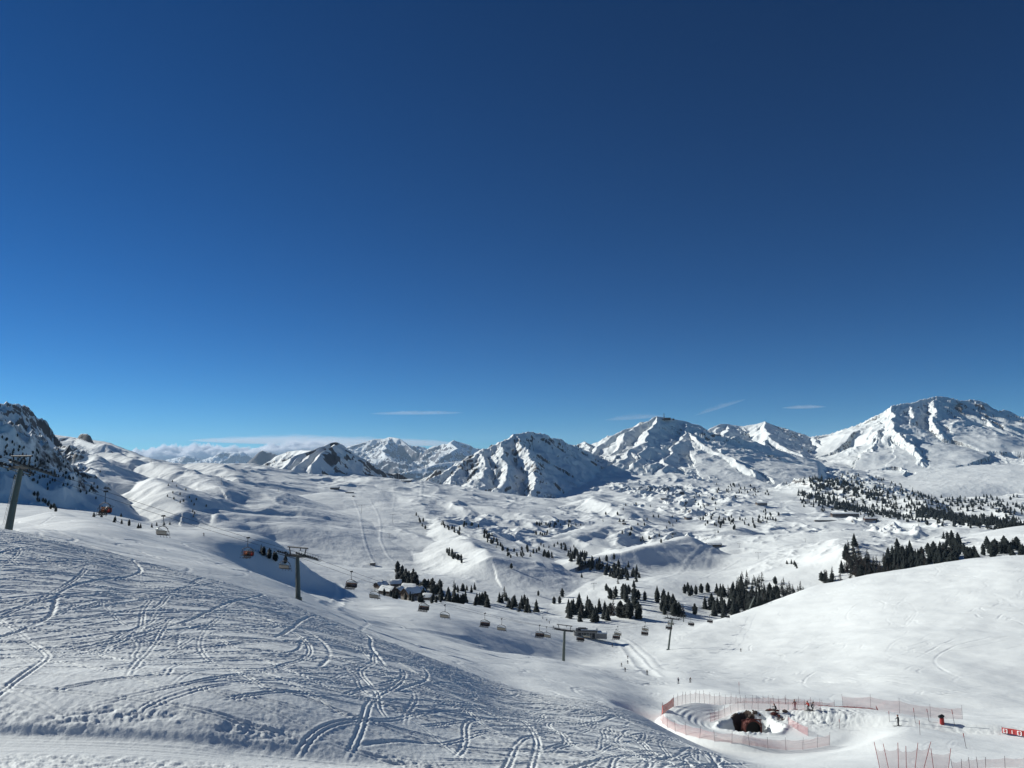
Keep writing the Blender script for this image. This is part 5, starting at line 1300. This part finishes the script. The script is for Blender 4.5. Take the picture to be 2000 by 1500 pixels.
# ------------------------------------------------------------------ buildings
M_wood = simple_mat("dark_timber", (0.055, 0.035, 0.024), 0.85, 0, 0.35, 2.0)
M_stone = simple_mat("stone_render", (0.22, 0.20, 0.18), 0.9, 0, 0.2, 1.0)
M_conc = simple_mat("concrete", (0.26, 0.26, 0.25), 0.9, 0, 0.15, 0.8)
M_glass = simple_mat("window_glass", (0.02, 0.03, 0.04), 0.15)
M_redw = simple_mat("red_brown_cladding", (0.13, 0.055, 0.04), 0.85, 0, 0.3, 0.6)
def chalet(name, x, y, L, W, H, yaw_, label, wall=None, low=None, roof_h=None, rows=1, chimney=False, group=None, cat='chalet', snowt=0.5, flat=False):
    z = min(ground(x + dx, y + dy) for dx in (-W/3, 0, W/3) for dy in (-W/3, 0, W/3))
    r = link(name, None, None, (x, y, z), (0, 0, yaw_)); tag(r, label, cat, group)
    rh = roof_h if roof_h is not None else W * 0.22
    if flat: rh = 0.01
    m = MB(); x0, y0 = L / 2, W / 2
    m.box((0, 0, H * .2), (L, W, H * .4 + 2), 1)
    v = [(-x0+.02, -y0+.02, H*.4), (x0-.02, -y0+.02, H*.4), (x0-.02, y0-.02, H*.4), (-x0+.02, y0-.02, H*.4), (-x0+.02, -y0+.02, H), (x0-.02, -y0+.02, H), (x0-.02, y0-.02, H), (-x0+.02, y0-.02, H), (-x0+.02, 0, H + rh), (x0-.02, 0, H + rh)]
    m.add(v, [(0,1,5,4), (1,2,6,9,5), (2,3,7,6), (3,0,4,8,7), (4,5,9,8), (6,7,8,9)], 0)
    m.build('wall', [wall or M_wood, low or M_stone], r)
    e = 0.8 if not flat else 0.25; m = MB()
    for s in (-1, 1):
        zz = H - e * rh / y0
        a = [(-x0-e, s*(y0+e), zz+.05), (x0+e, s*(y0+e), zz+.05), (x0+e, 0, H+rh+.05), (-x0-e, 0, H+rh+.05)]
        b = [(p[0], p[1], p[2] + .2) for p in a]
        m.add(a + b, [(0,1,2,3) if s < 0 else (3,2,1,0), (4,5,6,7) if s < 0 else (7,6,5,4), (0,4,5,1), (1,5,6,2), (0,3,7,4)], 0)
    rf = m.build('roof', M_wood, r)
    m = MB(); nx_, ny_ = max(6, int(L / 1.5)), 6; vs = []
    for i in range(nx_ + 1):
        for j in range(ny_ + 1):
            fx = -x0 - e + .1 + (L + 2*e - .2) * i / nx_; fy = -y0 - e + .1 + (W + 2*e - .2) * j / ny_
            base = H + rh * (1 - abs(fy) / y0) + .28; edge = min(1, min(i, nx_ - i) / 1.0) * min(1, min(j, ny_ - j) / 1.0)
            vs.append((fx, fy, base + snowt * edge * (0.8 + 0.3 * math.sin(i * 1.3 + j * 2.1)) - (0.05 if edge == 0 else 0)))
    m.add(vs, [(i*(ny_+1)+j, (i+1)*(ny_+1)+j, (i+1)*(ny_+1)+j+1, i*(ny_+1)+j+1) for i in range(nx_) for j in range(ny_)])
    m.build('snow_cover', M_snowcap, rf, smooth=True)
    nw = max(2, int(L / 3.2))
    for rw in range(rows):
        zc = H * (0.28 + 0.5 * rw / max(1, rows - 0.5)) if rows > 1 else H * .62
        for q in range(nw):
            xx = -x0 + L * (q + .5) / nw
            for s in (-1, 1):
                m = MB(); m.box((xx, s * (y0 + .04), zc), (1.35, .12, 1.15)); wf = m.build('window', M_stone, r)
                m = MB(); m.box((xx, s * (y0 + .09), zc), (1.1, .06, .9)); m.build('pane', M_glass, wf)
    if chimney:
        m = MB(); m.box((L * .2, W * .12, H + rh + .5), (.8, .8, 1.6)); m.box((L * .2, W * .12, H + rh + 1.35), (1.0, 1.0, .12)); m.build('chimney', M_stone, rf)
    m = MB(); m.box((x0 + .03, W * .1, 1.1), (.08, 1.1, 2.1)); m.build('door', M_wood, r)
    return r
VG = 'snow-roofed chalets of the little village'
for (u, v, ym, L, W, H, yw, lb) in [
    (744, 1150, 470, 12, 9, 4.5, .9, 'leftmost dark chalet of the village, half behind the dune'), (757, 1163, 455, 15, 10, 6, -.5, 'chalet with a broad snow roof at the left of the front row'),
    (773, 1148, 560, 11, 9, 5.5, .2, 'chalet with a snow roof directly under the pine row'), (780, 1166, 480, 12, 10, 6.5, 1.3, 'gabled chalet in the front row beside the dune shadow tip'),
    (799, 1156, 560, 15, 11, 5, -.3, 'chalet in the middle of the village under a tilted snow roof'), (803, 1175, 470, 10, 8, 5.5, .8, 'dark gabled chalet behind the full chair'),
    (818, 1163, 560, 12, 10, 5.5, 1.1, 'chalet on the right of the village under a long sloping roof'), (835, 1173, 510, 9, 8, 4.5, -.2, 'small chalet at the right end of the village')]:
    g = hit(u, v, ym); chalet('chalet', g[0], g[1], L, W, H, yw, lb, group=VG, chimney=(u % 3 == 0), roof_h=W * 0.36)
g = hit(851, 1169, 500)
r_ = link('igloo_hut', None, None, g); tag(r_, 'low rounded white hut right of the village', 'hut')
m = MB(); n = 14; vs = []
for i in range(7):
    ph = math.pi/2*i/6
    for k in range(n): vs.append((7*math.cos(ph)*math.cos(k*6.283/n), 4.5*math.cos(ph)*math.sin(k*6.283/n), 3.2*math.sin(ph) - .2))
m.add(vs, [(i*n+k, i*n+(k+1) % n, (i+1)*n+(k+1) % n, (i+1)*n+k) for i in range(6) for k in range(n)]); m.build('shell', M_snowcap, r_, smooth=True)
m = MB(); m.box((1.5, -4.3, .9), (2.2, .8, 2.0)); m.box((-3, -3.9, 1.3), (1.6, .6, .8)); m.build('door', M_dark, r_)
# lift station dug into the crest
g = hit(1142, 1246, 360); x, y = g[0], g[1]; z = ground(x, y) - .3
r_ = link('lift_station', None, None, (x, y, z), (0, 0, -0.12)); tag(r_, 'low grey lift station half buried in snow behind the third tower', 'station')
m = MB(); m.box((1.0, 3.0, 1.8), (11.5, 6.0, 4.2)); m.box((9.5, 3.2, 1.2), (6.0, 5.0, 2.9)); m.tube([(-5.2, .3, .2), (-5.2, .3, 3.6)], 1.1, 12); m.build('wall', M_conc, r_)
m = MB(); m.box((1.0, 3.0, 4.05), (12.3, 7.0, .35)); m.box((-1.5, 2.8, 4.6), (4.5, 3.6, .9)); m.build('roof', M_dark, r_)
m = MB(); m.box((2.2, 3.2, 4.45), (9.5, 5.5, .55), taper=.9); m.box((9.6, 3.3, 2.95), (6.2, 5.2, .6), taper=.85); m.build('snow_cover', M_snowcap, r_)
for xx in (0.2, 5.0, -2.8):
    m = MB(); m.box((xx, -.03, 1.5), (1.5, .14, 2.9)); m.build('door', M_dark, r_)
for xx in (-1.2, 1.8, 3.4):
    m = MB(); m.box((xx, -.03, 2.4), (.9, .12, .9)); m.build('window', M_glass, r_)
# mountain restaurants and apartment rows
for (u, v, ym, L, W, H, yw, rows, wall, lb, cat, nm) in [
    (654, 956, 1500, 24, 14, 6, .1, 1, M_wood, 'dark mountain hut on the lit shelf under the pyramid peak', 'mountain hut', 'mountain_hut'),
    (683, 963, 1400, 22, 8, 2.5, .2, 1, M_stone, 'long low hut right of the dark mountain hut', 'mountain hut', 'mountain_hut'),
    (1297, 975, 1700, 22, 14, 6, 0, 1, M_wood, 'dark chalet alone in the middle of the white plateau', 'mountain hut', 'mountain_hut'),
    (1219, 1024, 1100, 9, 7, 4, 0, 1, M_wood, 'tiny dark cabin on open snow below the plateau bumps', 'cabin', 'cabin'),
    (1344, 1014, 1100, 18, 12, 6, .3, 1, M_wood, 'dark gabled hut left of the rocky heath', 'mountain hut', 'mountain_hut'),
    (1394, 1065, 900, 27, 13, 6, 0, 1, M_wood, 'wide dark restaurant on the brow at the top of the fan-shaped piste', 'restaurant', 'restaurant'),
    (1487, 986, 1300, 36, 16, 8, .1, 2, M_wood, 'dark A-shaped building on the flat bench left of the long apartments', 'apartment house', 'apartment_house'),
    (1650, 1010, 1300, 82, 14, 11, 0.02, 3, M_wood, 'long dark apartment block with a snow roof below the wooded slope', 'apartment house', 'apartment_house'),
    (1700, 1016, 1300, 34, 12, 9, -.1, 2, M_redw, 'red-brown apartment block at the right end of the long row', 'apartment house', 'apartment_house'),
    (1612, 1018, 1300, 60, 8, 4, -.1, 1, M_stone, 'low dark strip building in front of the long apartments', 'apartment house', 'apartment_house'),
    (792, 941, 1900, 40, 14, 5, -.1, 1, M_stone, 'flat building on the saddle right of the pyramid peak', 'mountain hut', 'mountain_hut'),
    (728, 1104, 700, 7, 6, 3.5, 0, 1, M_wood, 'small cabin where the two berms end', 'cabin', 'cabin'),
    (690, 970, 1350, 5, 4, 2.5, 0, 1, M_wood, 'tiny cabin at the top of the left berm', 'cabin', 'cabin')]:
    g = hit(u, v, ym)
    chalet(nm, g[0], g[1], L, W, H, yw, lb, wall=wall, rows=rows, cat=cat, flat=(H < 5))
# ------------------------------------------------------------------ far lift pylons
def pylon(u, v, ym, hpx, label, w_=1.0, grp='far T-shaped lift pylons'):
    g = hit(u, v, ym); H = min(hpx * g[1] / F, 24)
    r_ = link('lift_pylon', None, None, g); tag(r_, label, 'lift pylon', grp)
    t_ = max(.28, .22 * g[1] / F); aw = H * .36 * w_
    m = MB(); m.tube([(0, 0, -1), (0, 0, H)], [t_, t_ * .7], 8); m.build('mast', M_mast, r_)
    m = MB(); m.tube([(-aw, 0, H * .93), (aw, 0, H * .93)], t_ * .6, 6)
    for s in (-1, 1): m.box((aw * s, 0, H * .90), (t_ * 1.6, t_ * 5, t_ * 1.6))
    m.build('crossarm', M_dark, r_)
for u, v, h, lb in [(706,1003,17,'T pylon between the two berms on the big smooth slope'), (767,1021,17,'T pylon right of the two berms on the big smooth slope'), (760,1052,10,'small pylon low on the smooth slope'),
    (544,960,7,'far T pylon on the bumpy shoulder left of the pyramid peak'), (672,941,10,'thin pylon in front of the blue face of the pyramid peak'), (432,948,18,'slender pylon beside the blue shaded knoll'), (295,905,6,'tiny pylon on the skyline of the left knoll'),
    (1275,1011,11,'T pylon left of the one by the plateau cabin'), (1308,1021,13,'T pylon on the plateau above the rocky heath edge'), (1308,982,9,'thin pylon right of the lone plateau chalet'), (1365,985,7,'small pylon right of the lone plateau chalet'),
    (1397,1050,16,'pylon rising above the wide dark restaurant'), (1444,1070,9,'T pylon on the berm line right of the restaurant'), (1481,1092,14,'stubby T pylon below the berm line'), (1573,1059,7,'small pylon on the white bench above the larches'),
    (1160,1152,13,'T pylon on bare snow among the central clumps'), (1188,947,6,'tiny pylon at the edge of the blue shaded face'), (1335,1215,14,'thin pylon behind the white hill left of the skimming chair'),
    (772,947,9,'thin pylon near the saddle building'), (1024,968,9,'small pylon at the foot of the fluted peak')]:
    pylon(u, v, 340 if v > 1100 else 700, h, lb)
# mast and station on the broad summit, two pylons on the knob ridge
def dep_hit_mountain(u, v, Y): return P(u, v, Y)
x, y, z = P(1297, 818, 4745)
r_ = link('summit_mast', None, None, (x, y, z - 6)); tag(r_, 'thin antenna mast on the broad central summit', 'antenna mast')
m = MB(); m.tube([(0, 0, -6), (0, 0, 20), (0, 0, 42)], [3.0, 2.4, 1.7], 6); m.build('mast', M_dark, r_)
m = MB(); m.tube([(-2.5, 0, 14), (2.5, 0, 14)], 1.0, 6); m.build('dish', M_dark, r_)
x, y, z = P(1303, 818, 4740)
r_ = link('summit_station', None, None, (x, y, z - 8)); tag(r_, 'dark lift station beside the antenna on the broad summit', 'station')
m = MB(); m.box((2, 0, 6), (38, 16, 14)); m.box((-22, 0, 5), (16, 10, 9)); m.build('wall', M_wood, r_)
m = MB(); m.add([(-19, -9, 12.5), (23, -9, 12.5), (23, 9, 15), (-19, 9, 15), (-19, -9, 13.6), (23, -9, 13.6), (23, 9, 16), (-19, 9, 16)], [(0,3,2,1), (4,5,6,7), (0,1,5,4), (1,2,6,5), (2,3,7,6), (3,0,4,7)]); m.build('roof', M_dark, r_)
x, y, z = P(1315, 819, 4760)
r_ = link('summit_hut', None, None, (x, y, z - 6)); tag(r_, 'small hut right of the summit station', 'hut'); m = MB(); m.box((0, 0, 5), (11, 9, 9)); m.build('wall', M_wood, r_); m = MB(); m.box((0, 0, 10), (13, 11, 1.2)); m.build('roof', M_dark, r_)
print("objects done", round(time.time() - T0, 1))
# ------------------------------------------------------------------ clouds: lumpy volumes far beyond the last range
def cloud(u0, v0, u1, v1, Y, thick, dens, label, lumps=30, seed=1, depth=4000, name='cloud', amp=1.0):
    (x0, _, za), (x1, _, zb) = P(u0, v0, Y), P(u1, v1, Y)
    bm = bmesh.new(); bmesh.ops.create_icosphere(bm, subdivisions=7, radius=1.0)
    co = np.array([v.co[:] for v in bm.verts]); L = (x1 - x0) / 2
    up = np.clip(co[:, 2], 0, 1)
    n1 = fbm(co[:, 0] * lumps / 6, co[:, 1] * 3 + co[:, 2], 4, seed); n2 = billow(co[:, 0] * lumps / 2.2, co[:, 1] * 6 + co[:, 2] * 2, 3, seed + 4)
    env = (1 - np.abs(co[:, 0]) ** 2.2).clip(0, 1) ** 0.5
    co2 = np.empty_like(co); f = (co[:, 0] + 1) / 2
    co2[:, 0] = x0 + (x1 - x0) * f; co2[:, 1] = Y + co[:, 1] * depth
    co2[:, 2] = za + (zb - za) * f + np.where(co[:, 2] > 0, co[:, 2] * thick * (0.62 + amp * 0.45 * n1 + amp * 0.22 * n2).clip(0.15, 2) * env, co[:, 2] * thick * 0.35)
    for v, c in zip(bm.verts, co2): v.co = c
    me = bpy.data.meshes.new(name); bm.to_mesh(me); bm.free()
    m = bpy.data.materials.new(name); m.use_nodes = True; t = m.node_tree; t.nodes.clear()
    pv = t.nodes.new('ShaderNodeVolumePrincipled'); o = t.nodes.new('ShaderNodeOutputMaterial'); pv.inputs['Color'].default_value = (0.97, 0.98, 1, 1); pv.inputs['Density'].default_value = dens; pv.inputs['Anisotropy'].default_value = 0.2
    t.links.new(pv.outputs[0], o.inputs['Volume']); me.materials.append(m)
    return tag(link(name, me), kind='stuff', label=label)
YC = 50000
cloud(205, 893, 560, 893, YC, 1000, 0.0055, 'bright cloud bank on the left horizon', seed=3, depth=2500)
cloud(470, 886, 720, 876, YC, 850, 0.0045, 'cloud bank continuing behind the pyramid peak', seed=13, depth=2500)
cloud(370, 860, 920, 868, YC + 3500, 640, 0.00028, 'thin veil above the cloud bank', seed=23, lumps=10, depth=3500)
cloud(722, 808, 905, 806, YC, 170, 0.00022, 'small streak of cloud above the distant high range', seed=33, lumps=14, depth=1300, amp=1.6)
cloud(1528, 796, 1612, 795, YC, 160, 0.00034, 'small wisp of cloud left of the big right mountain', seed=43, lumps=12, depth=1100, amp=1.6)
cloud(1180, 820, 1300, 812, YC, 300, 0.00012, 'faint wisp left of the mast summit', seed=53, lumps=12, depth=1300, amp=1.6)
cloud(1355, 812, 1455, 780, YC, 280, 0.00009, 'faint slanting wisp above the double summit', seed=63, lumps=14, depth=1300, amp=1.6)
# ------------------------------------------------------------------ air
def box_mesh(name, x0, x1, y0, y1, z0, z1):
    me = bpy.data.meshes.new(name)
    v = [(x, y, z) for z in (z0, z1) for y in (y0, y1) for x in (x0, x1)]
    me.from_pydata(v, [], [(0,2,3,1),(4,5,7,6),(0,1,5,4),(2,6,7,3),(0,4,6,2),(1,3,7,5)])
    return me
hz = link('haze', box_mesh('haze', -44000, 44000, -3000, 44000, -901, 1500))
hm = bpy.data.materials.new('haze'); hm.use_nodes = True
t = hm.node_tree; t.nodes.clear()
pv = t.nodes.new('ShaderNodeVolumePrincipled'); ho = t.nodes.new('ShaderNodeOutputMaterial')
pv.inputs['Color'].default_value = (0.50, 0.72, 0.97, 1)
pv.inputs['Density'].default_value = 0.0000135
pv.inputs['Anisotropy'].default_value = 0.1
t.links.new(pv.outputs[0], ho.inputs['Volume'])
hz.data.materials.append(hm)
tag(hz, kind='stuff', label='thin blue haze over the far valleys')
